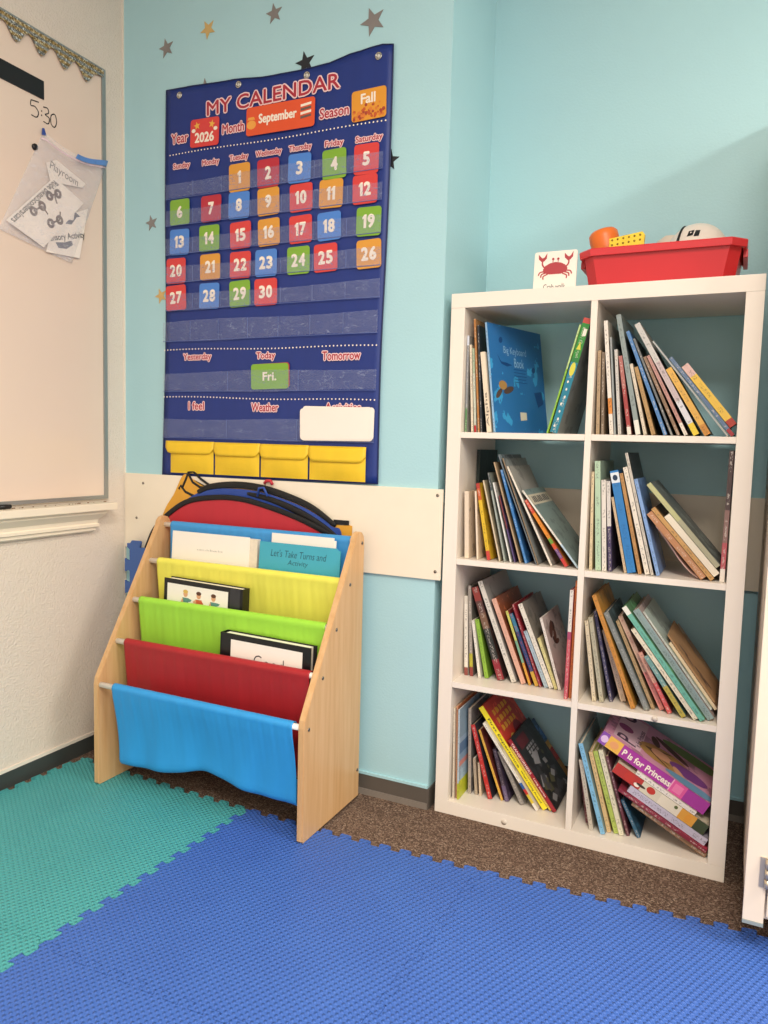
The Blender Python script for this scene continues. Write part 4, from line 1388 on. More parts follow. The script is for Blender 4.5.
# ================================================================== books: (cubby, x, y, z, lean, thickness, height, depth, spine bands, cover, label, extras)
BOOKS = [
 ('A', 0.04317, 0.022, 1.0929, 0.42, 0.0055, 0.262, 0.2, [(0.25, '5d8a5c'), (0.9, '8f9296'), (1, 'd5dae4')], 'a9a9a4', 'grey paperback with pale top and green foot, leftmost in top left cubby', {}),
 ('A', 0.06227, 0.022, 1.0929, 3.32, 0.0059, 0.238, 0.19, [(1, 'e6d6bd')], 'd9c8ab', 'plain cream paperback beside the grey one in top left cubby', {}),
 ('A', 0.07097, 0.022, 1.0929, 3.66, 0.0059, 0.228, 0.18, [(0.08, 'b3262b'), (0.7, 'c9cdbb'), (1, 'a9b79a')], 'c9cdbb', 'mottled pale green paperback with red foot in top left cubby', {}),
 ('A', 0.08129, 0.022, 1.0929, 4.37, 0.005, 0.307, 0.25, [(1, 'b5793f')], 'b08050', 'tall thin orange-brown book in top left cubby', {}),
 ('A', 0.08899, 0.022, 1.0929, 4.06, 0.005, 0.29, 0.24, [(1, '2c3138')], '23292f', 'tall black book behind the alphabet book in top left cubby', {}),
 ('A', 0.10735, 0.022, 1.0929, 7.21, 0.0126, 0.218, 0.1, [(1, 'ead9c0')], 'e8d6bf', 'cream alphabet book with its title running down the spine', {'txt': ('Alpha', 0.07, 0.5, '7b6f63', 0.012)}),
 ('A', 0.1265, 0.022, 1.0929, 8.24, 0.0055, 0.301, 0.27, [(1, '9cc4e6')], '2f74b5', 'large blue picture book with birds and a cat on its cover', {'yaw': -18, 'kb': 1}),
 ('A', 0.27027, 0.022, 1.09397, -14.73, 0.0042, 0.288, 0.24, [(0.6, '8fc23c'), (1, 'bfd98f')], '9fc64a', 'thin lime green book leaning right in top left cubby', {}),
 ('A', 0.27984, 0.022, 1.09765, -14.23, 0.0193, 0.301, 0.26, [(0.62, '1f7e96'), (0.66, '2b7b3a'), (0.955, '2f8a35'), (1, 'c04a40')], '8f9492', 'thick teal and green book leaning right under the cubby roof', {'badge': 'f0d838'}),
 ('B', 0.3984, 0.022, 1.0929, 1.6, 0.0082, 0.212, 0.22, [(1, 'b59a78')], 'b59a78', 'kraft brown book standing leftmost in top right cubby', {}),
 ('B', 0.41102, 0.022, 1.0929, 2.26, 0.0072, 0.207, 0.21, [(1, '7d6a55')], '8d7a65', 'dull dark brown book second from left in top right cubby', {}),
 ('B', 0.43271, 0.022, 1.0929, 5.82, 0.0092, 0.287, 0.23, [(0.18, 'e9e0d3'), (0.32, 'd9893a'), (1, 'ece3d6')], 'd7cdbf', 'tall white book with orange band near foot in top right cubby', {}),
 ('B', 0.44356, 0.022, 1.0929, 5.36, 0.0041, 0.245, 0.2, [(1, '9aa09f')], '8f9594', 'thin grey booklet beside the orange-banded book in top right cubby', {}),
 ('B', 0.45333, 0.022, 1.0929, 5.4, 0.0072, 0.214, 0.2, [(1, 'cfcac2')], 'b9b5ae', 'pale grey paperback beside a dusty red one in top right cubby', {}),
 ('B', 0.47635, 0.022, 1.0929, 9.44, 0.0092, 0.199, 0.2, [(0.1, 'e3d8cc'), (0.6, 'a4413f'), (1, 'b06a63')], '8c4a48', 'dusty red book with a white foot in top right cubby', {}),
 ('B', 0.49619, 0.022, 1.0929, 11.97, 0.0113, 0.305, 0.25, [(0.12, 'e4e0d6'), (1, '8f9b98')], '7f8b88', 'tallest grey-green book in top right cubby', {}),
 ('B', 0.51512, 0.022, 1.0929, 13.8, 0.0072, 0.181, 0.2, [(1, 'd8cbb5')], 'cbbda5', 'thin stone coloured paperback in top right cubby', {}),
 ('B', 0.53369, 0.022, 1.0929, 16.82, 0.0092, 0.175, 0.2, [(1, 'b28f5c')], 'a78654', 'tan book with a bare spine in top right cubby', {}),
 ('B', 0.5624, 0.022, 1.0929, 22.0, 0.0082, 0.276, 0.24, [(1, '4f7fb3')], '33567f', 'tall narrow blue book leaning left in top right cubby', {}),
 ('B', 0.57875, 0.022, 1.0929, 23.26, 0.0051, 0.259, 0.24, [(1, '6b6d6c')], '585b5a', 'thin charcoal grey book in top right cubby', {}),
 ('B', 0.59315, 0.022, 1.0929, 25.1, 0.0072, 0.212, 0.22, [(1, '8a6d55')], '7b5f49', 'brown paperback leaning left in top right cubby', {}),
 ('B', 0.61028, 0.022, 1.0929, 26.96, 0.0077, 0.218, 0.22, [(0.15, 'e8ddd0'), (1, 'b98a80')], 'a77a70', 'pinkish book with pale foot in top right cubby', {}),
 ('B', 0.63119, 0.022, 1.0929, 29.33, 0.0133, 0.312, 0.24, [(0.1, 'e2c63a'), (0.3, 'd8d8dc'), (0.65, 'c4b3b3'), (1, 'c9c6c0')], 'a8a59f', 'thick silvery white book with yellow foot in top right cubby', {}),
 ('B', 0.65598, 0.022, 1.0929, 31.49, 0.0143, 0.188, 0.2, [(0.15, 'c98a3a'), (1, 'dfae52')], 'b58d47', 'ochre yellow book mid-shelf in top right cubby', {}),
 ('B', 0.7049, 0.022, 1.0929, 38.44, 0.0041, 0.293, 0.24, [(1, 'a9aaa6')], '8f908c', 'thin leaning grey book left of the slate blue one in top right cubby', {}),
 ('B', 0.71391, 0.022, 1.0929, 38.77, 0.0087, 0.24, 0.22, [(0.08, '9c3038'), (1, '5f7592')], '2f4a63', 'slate blue book with red foot leaning far over in top right cubby', {}),
 ('B', 0.71032, 0.022, 1.1135, 38.77, 0.0174, 0.186, 0.17, [(0.1, 'a83a2c'), (0.82, 'e6bd4a'), (1, 'd9b5ab')], 'd0a945', 'yellow book with pink top, rightmost in top right cubby', {}),
 ('C', 0.0562, 0.022, 0.7417, 2.19, 0.012, 0.187, 0.11, [(1, 'e6d3bb')], 'e0ccb2', 'thick cream block of pages, leftmost in second row left cubby', {'plain': 1}),
 ('C', 0.09175, 0.022, 0.7417, 3.98, 0.0049, 0.189, 0.12, [(1, 'ecd9c0')], 'e3cfb4', 'slim cream booklet beside the yellow and red book in second row', {'plain': 1}),
 ('C', 0.12198, 0.022, 0.7417, 10.97, 0.0098, 0.214, 0.2, [(0.12, 'c2423c'), (0.78, 'e2bb2e'), (0.93, 'c9602f'), (1, 'b23a2f')], 'd9b030', 'yellow storybook with red ends in second row left cubby', {}),
 ('C', 0.15615, 0.022, 0.7417, 14.22, 0.0038, 0.226, 0.22, [(1, 'd6c5a8')], 'b9aa8e', 'beige paperback right of the yellow storybook in second row', {}),
 ('C', 0.17017, 0.022, 0.7417, 13.3, 0.0044, 0.247, 0.22, [(0.8, 'a5ada4'), (1, '3f4b52')], '8d958d', 'grey-green book with dark top in second row left cubby', {}),
 ('C', 0.18675, 0.022, 0.7417, 15.06, 0.0038, 0.222, 0.2, [(1, 'e4e3dc')], 'd5d3cc', 'white paperback in the middle of second row left cubby', {}),
 ('C', 0.19893, 0.022, 0.7417, 16.16, 0.0033, 0.187, 0.2, [(0.5, '5a4a78'), (1, '7d3b3b')], '4b3a5c', 'narrow purple book with maroon top in second row left cubby', {}),
 ('C', 0.21391, 0.022, 0.7417, 17.4, 0.0035, 0.283, 0.23, [(1, 'b79d7c')], 'a88f70', 'tall tan book left of the blue spine in second row', {}),
 ('C', 0.22858, 0.022, 0.7417, 17.67, 0.0066, 0.262, 0.21, [(1, '3d7cb8')], '2f5f93', 'bright blue book with white lettering in second row left cubby', {'ink': 'cfe0ef'}),
 ('C', 0.25853, 0.022, 0.7417, 22.03, 0.0027, 0.314, 0.22, [(1, '6e777c')], '5d666a', 'tall thin slate grey book in second row left cubby', {}),
 ('C', 0.26293, 0.022, 0.7417, 21.28, 0.0027, 0.302, 0.23, [(1, '8b7358')], '8b8f8d', 'thin brown-spined book with grey cover in second row', {}),
 ('C', 0.29811, 0.022, 0.7417, 26.92, 0.0049, 0.291, 0.22, [(1, 'ece2d2')], 'a5a29a', 'tall ivory book with grey cover in second row left cubby', {}),
 ('C', 0.33641, 0.022, 0.7417, 34.67, 0.0087, 0.206, 0.19, [(0.12, 'c23c35'), (0.26, '6a3f7c'), (0.34, 'd0512c'), (0.42, '6f9a3a'), (0.8, 'e08a2c'), (1, 'c7452c')], 'c9762c', 'orange book with purple, green and red blocks on its spine', {}),
 ('C', 0.36788, 0.022, 0.7417, 38.66, 0.0049, 0.251, 0.22, [(0.3, 'b9d0dc'), (1, 'e7e2d4')], '7f9390', 'white book with grey-teal lettered cover, rightmost in second row left cubby', {'band': 'd8cfb8'}),
 ('D', 0.39878, 0.022, 0.7417, 1.44, 0.0068, 0.255, 0.2, [(1, 'e2cfa8')], 'd9c39a', 'thin cream booklet, leftmost in second row right cubby', {}),
 ('D', 0.41487, 0.022, 0.7417, 3.17, 0.0137, 0.283, 0.22, [(1, 'b9d3b4')], 'a9bfa8', 'pale mint green book in second row right cubby', {}),
 ('D', 0.43144, 0.022, 0.7417, 3.25, 0.0109, 0.235, 0.2, [(1, 'e6ded2')], 'd3cbbf', 'white paperback beside the mint green book in second row', {}),
 ('D', 0.44662, 0.022, 0.7417, 3.94, 0.0096, 0.233, 0.2, [(0.5, '463a5c'), (1, 'd9d3cb')], '3f3850', 'dark purple book with pale upper half in second row right cubby', {}),
 ('D', 0.48679, 0.022, 0.7417, 12.45, 0.0062, 0.196, 0.19, [(1, 'cfb694')], '7a6a58', 'thin beige booklet left of the bright blue book', {}),
 ('D', 0.49478, 0.022, 0.7417, 12.44, 0.0205, 0.264, 0.2, [(0.88, '2f7dbe'), (0.98, 'dfe7ee'), (1, '2f7dbe')], '2767a0', 'bright blue book with a round emblem at spine top', {'ink': '1d5a94', 'dot': '16324f'}),
 ('D', 0.5211, 0.022, 0.7417, 13.18, 0.0082, 0.26, 0.2, [(1, 'b88a55')], 'a57c4d', 'narrow tan book right of the bright blue book', {}),
 ('D', 0.5378, 0.022, 0.7417, 14.31, 0.0109, 0.277, 0.22, [(1, 'e9dfcf')], '9c948a', 'tall ivory book in the middle of second row right cubby', {}),
 ('D', 0.55159, 0.022, 0.7417, 14.52, 0.0068, 0.315, 0.22, [(1, 'c9c1b4')], '2b2f33', 'tallest dark covered book in second row right cubby', {}),
 ('D', 0.56495, 0.022, 0.7417, 15.61, 0.0082, 0.249, 0.17, [(1, '86a8d8')], '6f93c8', 'periwinkle blue book right of the tall ivory one', {}),
 ('D', 0.70943, 0.022, 0.74181, -0.57, 0.0109, 0.318, 0.2, [(0.1, 'e6dcd0'), (0.3, 'b5545a'), (0.55, '8a6a63'), (1, '4b3a38')], '4b3a38', 'dark book with red middle standing alone at right of second row', {}),
 ('D', 0.66795, 0.022, 0.7417, 41.4, 0.0151, 0.204, 0.2, [(1, 'b9825a')], 'a5714b', 'thick floppy brown book under the pile in second row right cubby', {}),
 ('D', 0.68989, 0.022, 0.7417, 41.4, 0.0105, 0.222, 0.2, [(1, 'c79a5e')], '8c6a45', 'golden brown dog-eared book leaning over in second row right cubby', {}),
 ('D', 0.69685, 0.022, 0.75184, 41.4, 0.0158, 0.185, 0.2, [(1, 'e7dcc6')], 'cbbfa8', 'thick ivory book lying over the brown ones in second row', {'plain': 1}),
 ('D', 0.70016, 0.022, 0.77408, 41.4, 0.0116, 0.259, 0.2, [(0.55, 'a9a68a'), (1, 'b9b886')], '6d736f', 'grey covered book with khaki spine on top of the leaning pile', {'plain': 1}),
 ('E', 0.05011, 0.075, 0.3905, 2.19, 0.0102, 0.233, 0.2, [(0.1, '8c4a42'), (0.9, 'ece3d3'), (1, 'd8cfbf')], 'd9d0c0', 'slim white book, leftmost in third row left cubby', {}),
 ('E', 0.06692, 0.075, 0.3905, 3.41, 0.0092, 0.264, 0.22, [(0.1, '8a3a35'), (0.25, 'b9b23a'), (1, '9c9388')], '6f6a63', 'grey book with reddish foot in third row left cubby', {}),
 ('E', 0.09468, 0.069, 0.3905, 9.21, 0.0071, 0.167, 0.17, [(1, 'efe8da')], 'e2dacb', 'plain white book left of the lime green one in third row', {}),
 ('E', 0.11242, 0.075, 0.3905, 12.23, 0.0112, 0.171, 0.17, [(1, '8fb83f')], '6f9433', 'lime green book in third row left cubby', {}),
 ('E', 0.15044, 0.075, 0.3905, 18.86, 0.0194, 0.273, 0.23, [(0.22, '8f2a33'), (0.55, '2d2f2a'), (0.72, '7a5a45'), (0.85, '5c3a33'), (1, '8f3a33')], '4a3431', 'tall maroon book with a dark photo spine in third row', {}),
 ('E', 0.19145, 0.075, 0.3905, 21.8, 0.0132, 0.299, 0.24, [(1, 'ddd6ca')], 'a9a7a1', 'tall silver-white book with grey cover in third row left cubby', {}),
 ('E', 0.21938, 0.075, 0.3905, 22.58, 0.0132, 0.251, 0.23, [(1, 'e0ad96')], '9b5a3c', 'salmon pink book with rust brown cover in third row', {'ink': 'b98a78'}),
 ('E', 0.241, 0.075, 0.3905, 20.55, 0.0066, 0.216, 0.22, [(0.3, 'd9a03a'), (0.6, '7fb08f'), (1, 'cfd06a')], '8f3a3a', 'narrow rainbow coloured book in third row left cubby', {}),
 ('E', 0.25884, 0.075, 0.3905, 22.85, 0.0097, 0.212, 0.2, [(0.2, 'c8a23c'), (0.75, '2c4470'), (1, '3d7a95')], '2c3a63', 'navy blue book with coloured dots in third row', {'ink': 'd05548'}),
 ('E', 0.27056, 0.075, 0.3905, 21.47, 0.0061, 0.24, 0.21, [(1, '8f2e38')], 'a12f38', 'thin dark red book in third row left cubby', {}),
 ('E', 0.28544, 0.075, 0.3905, 23.71, 0.0102, 0.165, 0.17, [(1, 'a9bcc6')], '8b9ea8', 'pale blue-grey book in third row left cubby', {}),
 ('E', 0.29829, 0.075, 0.3905, 23.51, 0.0122, 0.246, 0.21, [(1, 'e6dfd0')], '8b857a', 'tall cream book with taupe cover in third row', {}),
 ('E', 0.31311, 0.075, 0.3905, 21.75, 0.0082, 0.147, 0.17, [(1, 'd9d08f')], 'c2b98a', 'pale yellow paperback in third row left cubby', {}),
 ('E', 0.3238, 0.075, 0.3905, 17.49, 0.0071, 0.204, 0.2, [(1, 'e9e1d6')], 'd9d0c6', 'white book with brown picture on its cover in third row', {'pic': '6b4536'}),
 ('E', 0.36208, 0.025, 0.39058, -0.57, 0.0076, 0.318, 0.22, [(1, 'd3763a')], 'c46a30', 'thin orange book against right side of third row left cubby', {}),
 ('E', 0.35161, 0.012, 0.39059, -0.57, 0.0092, 0.294, 0.2, [(0.55, 'c95a63'), (0.62, 'a94a6a'), (1, 'e6dfd6')], 'b54a55', 'pink-red book with white top in third row left cubby', {}),
 ('F', 0.42322, 0.029, 0.3905, 8.25, 0.0095, 0.215, 0.18, [(1, 'dccdae')], 'cbbd9f', 'cream paperback, leftmost in third row right cubby', {}),
 ('F', 0.44118, 0.033, 0.3905, 10.1, 0.0108, 0.226, 0.19, [(1, 'b9b39a')], 'a39d86', 'beige-green book second from left in third row right cubby', {}),
 ('F', 0.46465, 0.049, 0.3905, 12.75, 0.0081, 0.243, 0.2, [(1, '43405f')], '3a3750', 'narrow navy book in third row right cubby', {}),
 ('F', 0.49126, 0.064, 0.3905, 17.58, 0.0135, 0.195, 0.18, [(1, 'd8bfa6')], 'c4ab92', 'peach beige book left of the amber one in third row', {}),
 ('F', 0.52288, 0.02, 0.3905, 21.79, 0.0108, 0.305, 0.21, [(1, 'c98a3c')], 'c08a3a', 'amber book with amber cover in third row right cubby', {'ink': '6b4a2a'}),
 ('F', 0.5546, 0.026, 0.3905, 25.5, 0.0135, 0.266, 0.21, [(1, '7b7f7b')], '46565a', 'grey spined book with dark teal cover in third row', {'ink': 'c9c9c0'}),
 ('F', 0.57092, 0.043, 0.3905, 24.81, 0.0081, 0.241, 0.19, [(1, 'b99a70')], '8f7a58', 'narrow tan book in third row right cubby', {}),
 ('F', 0.59047, 0.047, 0.3905, 26.67, 0.0115, 0.258, 0.2, [(0.4, 'd98a80'), (1, 'd9b49a')], 'c9a58a', 'peach book with salmon foot in third row right cubby', {'ink': 'a83a3a'}),
 ('F', 0.61146, 0.029, 0.3905, 28.67, 0.0101, 0.167, 0.17, [(0.5, 'c8524f'), (1, 'd9a08a')], 'b9645a', 'short salmon red book in third row right cubby', {}),
 ('F', 0.64477, 0.016, 0.3905, 34.58, 0.0115, 0.172, 0.17, [(0.5, 'b9a84a'), (1, '6f9a94')], '5f8a86', 'short teal and yellow book in third row right cubby', {}),
 ('F', 0.67323, 0.013, 0.3905, 37.78, 0.0108, 0.263, 0.19, [(1, 'e2d8bf')], 'cfc5ac', 'cream book left of the mint green one in third row', {}),
 ('F', 0.68838, 0.012, 0.3905, 37.53, 0.0122, 0.33, 0.22, [(0.93, '6fb5a0'), (1, 'e6e6da')], '4f7f58', 'mint green book with dark lettering in third row', {'ink': '3f5f5a'}),
 ('F', 0.70524, 0.028, 0.3905, 37.21, 0.0162, 0.318, 0.22, [(1, '8fa3a3')], 'b9a5a0', 'blue-grey book with pink patterned cover in third row', {'pic': 'a83a3c'}),
 ('F', 0.7086, 0.037, 0.4152, 37.21, 0.0043, 0.285, 0.21, [(1, 'c9cfc6')], 'b9c9c0', 'thin pale green book near the brown animal book', {}),
 ('F', 0.71789, 0.051, 0.41244, 37.21, 0.0076, 0.193, 0.24, [(1, 'e0cba8')], 'a98460', 'brown die-cut animal book with cut edges in third row', {'plain': 1, 'bear': 1}),
 ('G', 0.04673, 0.018, 0.0393, 1.22, 0.0047, 0.268, 0.2, [(1, 'e0d2bb')], 'd8c9b0', 'thin cream booklet, leftmost in bottom left cubby', {}),
 ('G', 0.05414, 0.026, 0.0393, 1.47, 0.0047, 0.273, 0.23, [(1, 'c98f6a')], 'b5683c', 'thin rust covered book second from left in bottom left cubby', {}),
 ('G', 0.06023, 0.02, 0.0393, 1.12, 0.0047, 0.266, 0.21, [(0.18, 'b9c03a'), (1, 'b9c9d0')], '8aa5b8', 'light blue magazine with yellow-green foot in bottom left cubby', {'cseg': [(0.2, 'c2c832'), (0.36, '9db8c9'), (0.42, 'd98f86'), (0.5, '8aa7c4'), (0.62, '5f7fa5'), (0.68, '9fb9cf')]}),
 ('G', 0.07554, 0.073, 0.0393, 1.84, 0.0085, 0.255, 0.21, [(1, 'b3a598')], '7f7a78', 'taupe grey book right of the light blue magazine', {}),
 ('G', 0.09593, 0.075, 0.0393, 5.51, 0.0076, 0.108, 0.16, [(1, 'b9a68f')], 'a8957f', 'short taupe book behind the red dotted one', {}),
 ('G', 0.1097, 0.075, 0.0393, 5.26, 0.0066, 0.098, 0.16, [(1, 'dcc4a8')], 'cbb398', 'short beige book behind the red dotted one', {}),
 ('G', 0.13899, 0.066, 0.0393, 16.1, 0.0123, 0.218, 0.2, [(1, 'c2342e')], '2f2f38', 'red book with white dots on its spine in bottom left cubby', {'ink': 'f0e6dc'}),
 ('G', 0.17501, 0.075, 0.0393, 21.27, 0.0066, 0.209, 0.2, [(1, 'e3b34a')], '7a3a35', 'narrow orange-yellow book in bottom left cubby', {}),
 ('G', 0.18726, 0.075, 0.0393, 16.59, 0.0114, 0.153, 0.17, [(0.3, '6a5a78'), (1, '3f3340')], '4a3d52', 'dark purple photo book in bottom left cubby', {'ink': 'b9a9b5'}),
 ('G', 0.23194, 0.075, 0.0393, 27.44, 0.0123, 0.16, 0.18, [(1, '8d8781')], '8a8580', 'plain grey book in bottom left cubby', {}),
 ('G', 0.28056, 0.061, 0.0393, 36.63, 0.0076, 0.277, 0.21, [(0.08, 'e9e2d6'), (0.18, 'd9c23a'), (0.24, 'c2342e'), (0.31, '2f5fa5'), (1, 'efe9dc')], 'd9d2c6', 'white book with blue and red bands under the yellow one', {}),
 ('G', 0.29689, 0.075, 0.0393, 37.49, 0.0151, 0.328, 0.22, [(1, 'f2df2c')], 'c23a2a', 'bright yellow book with red cover in bottom left cubby', {'txt': ('First Experience', 0.4, 0.88, '5a5326', 0.0105), 'txt2': ("What's Going Around", 0.06, 0.37, '5a5326', 0.0075), 'ctit': 'e8b53a'}),
 ('G', 0.3156, 0.075, 0.04209, 37.49, 0.0051, 0.201, 0.26, [(1, 'e3c25a')], '2f5582', 'big red and blue picture book behind the dark red one', {'cseg': [(0.3, 'a8742c'), (0.5, 'b8352c'), (0.62, 'd9a03a')]}),
 ('G', 0.32562, 0.075, 0.03969, 37.49, 0.0109, 0.227, 0.2, [(1, '9c2430')], '262628', 'dark red book with black cover, rightmost in bottom left cubby', {'txt': ('TRANSFORMERS', 0.52, 0.95, 'f0dcd4', 0.01), 'txt2': ('Long Stories', 0.2, 0.46, 'f0dcd4', 0.008), 'robo': 1}),
 ('H', 0.41745, 0.063, 0.0393, 8.76, 0.0074, 0.165, 0.17, [(1, '7a3f45')], '6a353b', 'thin maroon book, leftmost in bottom right cubby', {}),
 ('H', 0.43373, 0.027, 0.0393, 11.24, 0.0103, 0.19, 0.19, [(1, 'c9bfae')], 'b9af9e', 'pale grey-beige book in bottom right cubby', {}),
 ('H', 0.46444, 0.018, 0.0393, 16.58, 0.0118, 0.244, 0.22, [(1, '86bfe0')], '7a9496', 'sky blue book with grey-teal cover in bottom right cubby', {}),
 ('H', 0.47812, 0.037, 0.0393, 15.69, 0.0103, 0.217, 0.2, [(1, 'e2c08a')], 'd3b17a', 'peach-yellow book in bottom right cubby', {}),
 ('H', 0.49615, 0.039, 0.0393, 17.19, 0.0118, 0.222, 0.2, [(1, 'b5c660')], 'a3b350', 'lime yellow book in bottom right cubby', {}),
 ('H', 0.50984, 0.035, 0.0393, 16.64, 0.0118, 0.229, 0.2, [(1, 'e3dcc0')], 'cfc8ac', 'cream book with dark lettering in bottom right cubby', {'ink': '3f3a30'}),
 ('H', 0.52758, 0.042, 0.0393, 17.7, 0.0074, 0.214, 0.19, [(1, '6a3a44')], '5a303a', 'thin wine red book right of the cream one', {}),
 ('H', 0.55404, 0.044, 0.0393, 26.71, 0.0089, 0.105, 0.15, [(1, '35607a')], '2c5068', 'short teal blue book at foot of the leaning pile', {}),
 ('H', 0.71796, 0.024, 0.0399, 62.5, 0.012, 0.205, 0.19, [(1, '8f6f55')], '7d5f48', 'flat tan book at bottom of the leaning pile', {}),
 ('H', 0.71888, 0.018, 0.05453, 62.5, 0.01, 0.245, 0.2, [(1, '8a2f40')], '8a2f40', 'maroon book low in the leaning pile in bottom right cubby', {}),
 ('H', 0.71427, 0.024, 0.06978, 62.5, 0.02, 0.215, 0.19, [(1, 'c5bfd0')], 'b5afc0', 'lavender grey book in the middle of the leaning pile', {}),
 ('H', 0.70965, 0.024, 0.09631, 62.5, 0.03, 0.255, 0.2, [(0.12, '3f4a2f'), (0.28, 'dfa03f'), (0.5, 'e6dcc6'), (0.7, 'd8d0b9'), (1, 'b93a30')], 'd8ccb5', 'cream book with red poppy spine under the white booklet', {'poppy': 1}),
 ('H', 0.68826, 0.024, 0.14284, 62.5, 0.011, 0.165, 0.16, [(1, 'eee6da')], 'e2dacd', 'slim white booklet under the purple princess book', {}),
 ('H', 0.70734, 0.03, 0.14689, 62.5, 0.035, 0.3, 0.24, [(0.2, 'a63a96'), (0.32, 'e05a9a'), (0.33, 'f2b0c8'), (0.8, 'a83a98'), (0.93, 'edb94f'), (1, '8f55b0')], 'd99ab5', 'purple and pink princess book on top of the leaning pile', {'princess': 1}),
 ('C', 0.0418, 0.142, 0.7417, 0.0, 0.009, 0.303, 0.17, [(1, '23302c')], '1f2a27', 'tall black book set back behind the cream block in second row', {'plain': 1}),
]

GROUPS = {'A': 'books in the top left cubby', 'B': 'books in the top right cubby', 'C': 'books in the second row left cubby', 'D': 'books in the second row right cubby',
          'E': 'books in the third row left cubby', 'F': 'books in the third row right cubby', 'G': 'books in the bottom left cubby', 'H': 'books in the bottom right cubby'}
def lum(h):
    r, g, b_, _ = rgb(h)
    return .3 * r + .6 * g + .1 * b_
def inkfor(h):
    return '2f2b2a' if lum(h) > .30 else 'e9dfd2'
def shade(h, k):
    c = [max(0, min(255, int(int(h[i:i + 2], 16) * k))) for i in (0, 2, 4)]
    return '%02x%02x%02x' % tuple(c)
PAGEM = [mat('book_pages_cream', 'e8dbc4', .7, .1, vscale=90), mat('book_pages_white', 'efe8dc', .7, .08, vscale=90), mat('book_pages_tan', 'd9c4a0', .7, .1, vscale=90)]
rnd = random.Random(21)
def make_book(rec):
    cub, x, y, z, lean, t, L, dep, segs, cov, label, ex = rec
    root = thing('book', label, 'book', (x, y, z), GROUPS[cub])
    root.rotation_euler = (0, -math.radians(lean), math.radians(ex.get('yaw', 0)))
    hard = t > .0085
    bt = min(.0022 if hard else .0011, t * .2)
    inset = .003 if hard else .0006
    cover = MB()
    mats_, keys = [], {}
    def mi(h, kind, ink=None):
        k = (h, kind)
        if k not in keys:
            keys[k] = len(mats_)
            mats_.append(print_mat(h, ink or inkfor(h), kind, max(1, round(t / .009))) if kind != 'plain' else mat('book_' + h, h, .42, .05))
        return keys[k]
    z0 = 0
    ink = ex.get('ink')
    plain_spine = 'plain' in ex or 'txt' in ex or 'princess' in ex or 'poppy' in ex
    for f, h in segs:
        z1 = L * f
        kind = 'plain' if plain_spine or (f - z0 / L) < .13 or t < .0042 else 'spine'
        cover.box(0, t, 0, bt, z0, z1, mi(h, kind, ink))
        z0 = z1
    cm = mi(cov, 'cover', shade(cov, .6) if lum(cov) > .2 else shade(cov, 1.7))
    cover.box(0, bt, bt, dep, 0, L, cm)
    if 'cseg' in ex:
        z0 = 0
        for f, h in ex['cseg'] + [(1, cov)]:
            z1 = L * f
            cover.box(t - bt, t, bt, dep, z0, z1, mi(h, 'cover', shade(h, 1.25)))
            z0 = z1
    else:
        cover.box(t - bt, t, bt, dep, 0, L, cm)
    cv = cover.build('cover', mats_, root)
    MB().box(bt, t - bt, bt, dep - inset, inset, L - inset).build('pages', PAGEM[rnd.randrange(3)], root)
    FS, DN, RT = (-.0005), (0, 0, -1), (1, 0, 0)
    for key in ('txt', 'txt2'):
        if key in ex:
            s, f0, f1, col, h = ex[key]
            b = MB()
            if key == 'txt' and s == 'Alpha':
                write(b, s, (t / 2, FS, L * (f0 + f1) / 2), (0, 0, 1), (-1, 0, 0), L * (f1 - f0), min(h, t * .7), .01)
            else:
                write(b, s, (t / 2, FS, L * (f0 + f1) / 2), DN, RT, L * (f1 - f0), min(h, t * .62), .015)
            b.build('spine_title', mat('ink_' + col, col, .45, .02), root)
    # prints on the right-hand cover; frame: reading direction +y, up +z
    CX, CY_, CZ_ = t + .0005, (0, 1, 0), (0, 0, 1)
    fr = ((CX, 0, 0), CY_, CZ_)
    def cblob(b, yy, zz, ry, rz, m_i, n=14, lift=0.0, rot=0):
        b.add([(CX + lift, min(dep - .001, max(.001, yy + ry * math.cos(a) * math.cos(rot) - rz * math.sin(a) * math.sin(rot))), min(L - .001, max(.001, zz + ry * math.cos(a) * math.sin(rot) + rz * math.sin(a) * math.cos(rot)))) for a in [2 * math.pi * k / n for k in range(n)]], [tuple(range(n))], m_i)
    if 'kb' in ex:
        b = MB()
        write(b, 'Big Keyboard', (CX, dep * .47, L * .765), CY_, CZ_, dep * .42, .026, .0)
        write(b, 'Book', (CX, dep * .53, L * .665), CY_, CZ_, dep * .18, .026, .0)
        b.build('cover_title', mat('ink_pale_blue', '8fbbe0', .45, .02), root)['kind'] = 'stuff'
        b = MB()
        for k in range(5):
            b.flat([(dep * .42, L * (.60 - .03 * k)), (dep * (.66 - .02 * (k % 2)), L * (.60 - .03 * k)), (dep * (.66 - .02 * (k % 2)), L * (.606 - .03 * k)), (dep * .42, L * (.606 - .03 * k))], fr, 0)
        for (yy, zz) in ((.22, .86), (.80, .62)):
            cblob(b, dep * yy, L * zz, .010, .008, 0, rot=.6)
        b.flat([(dep * .12, L * .74), (dep * .20, L * .66), (dep * .30, L * .655), (dep * .40, L * .64), (dep * .30, L * .62), (dep * .20, L * .64)], fr, 0)
        b.flat([(dep * .78, L * .40), (dep * .93, L * .42), (dep * .95, L * .30), (dep * .84, L * .26)], fr, 0)
        cblob(b, dep * .20, L * .44, .020, .013, 1)
        cblob(b, dep * .30, L * .40, .026, .009, 2, rot=.3)
        cblob(b, dep * .12, L * .36, .020, .008, 2, rot=.7)
        b.flat([(dep * .48, L * .12), (dep * .60, L * .13), (dep * .60, L * .20), (dep * .48, L * .20)], fr, 3)
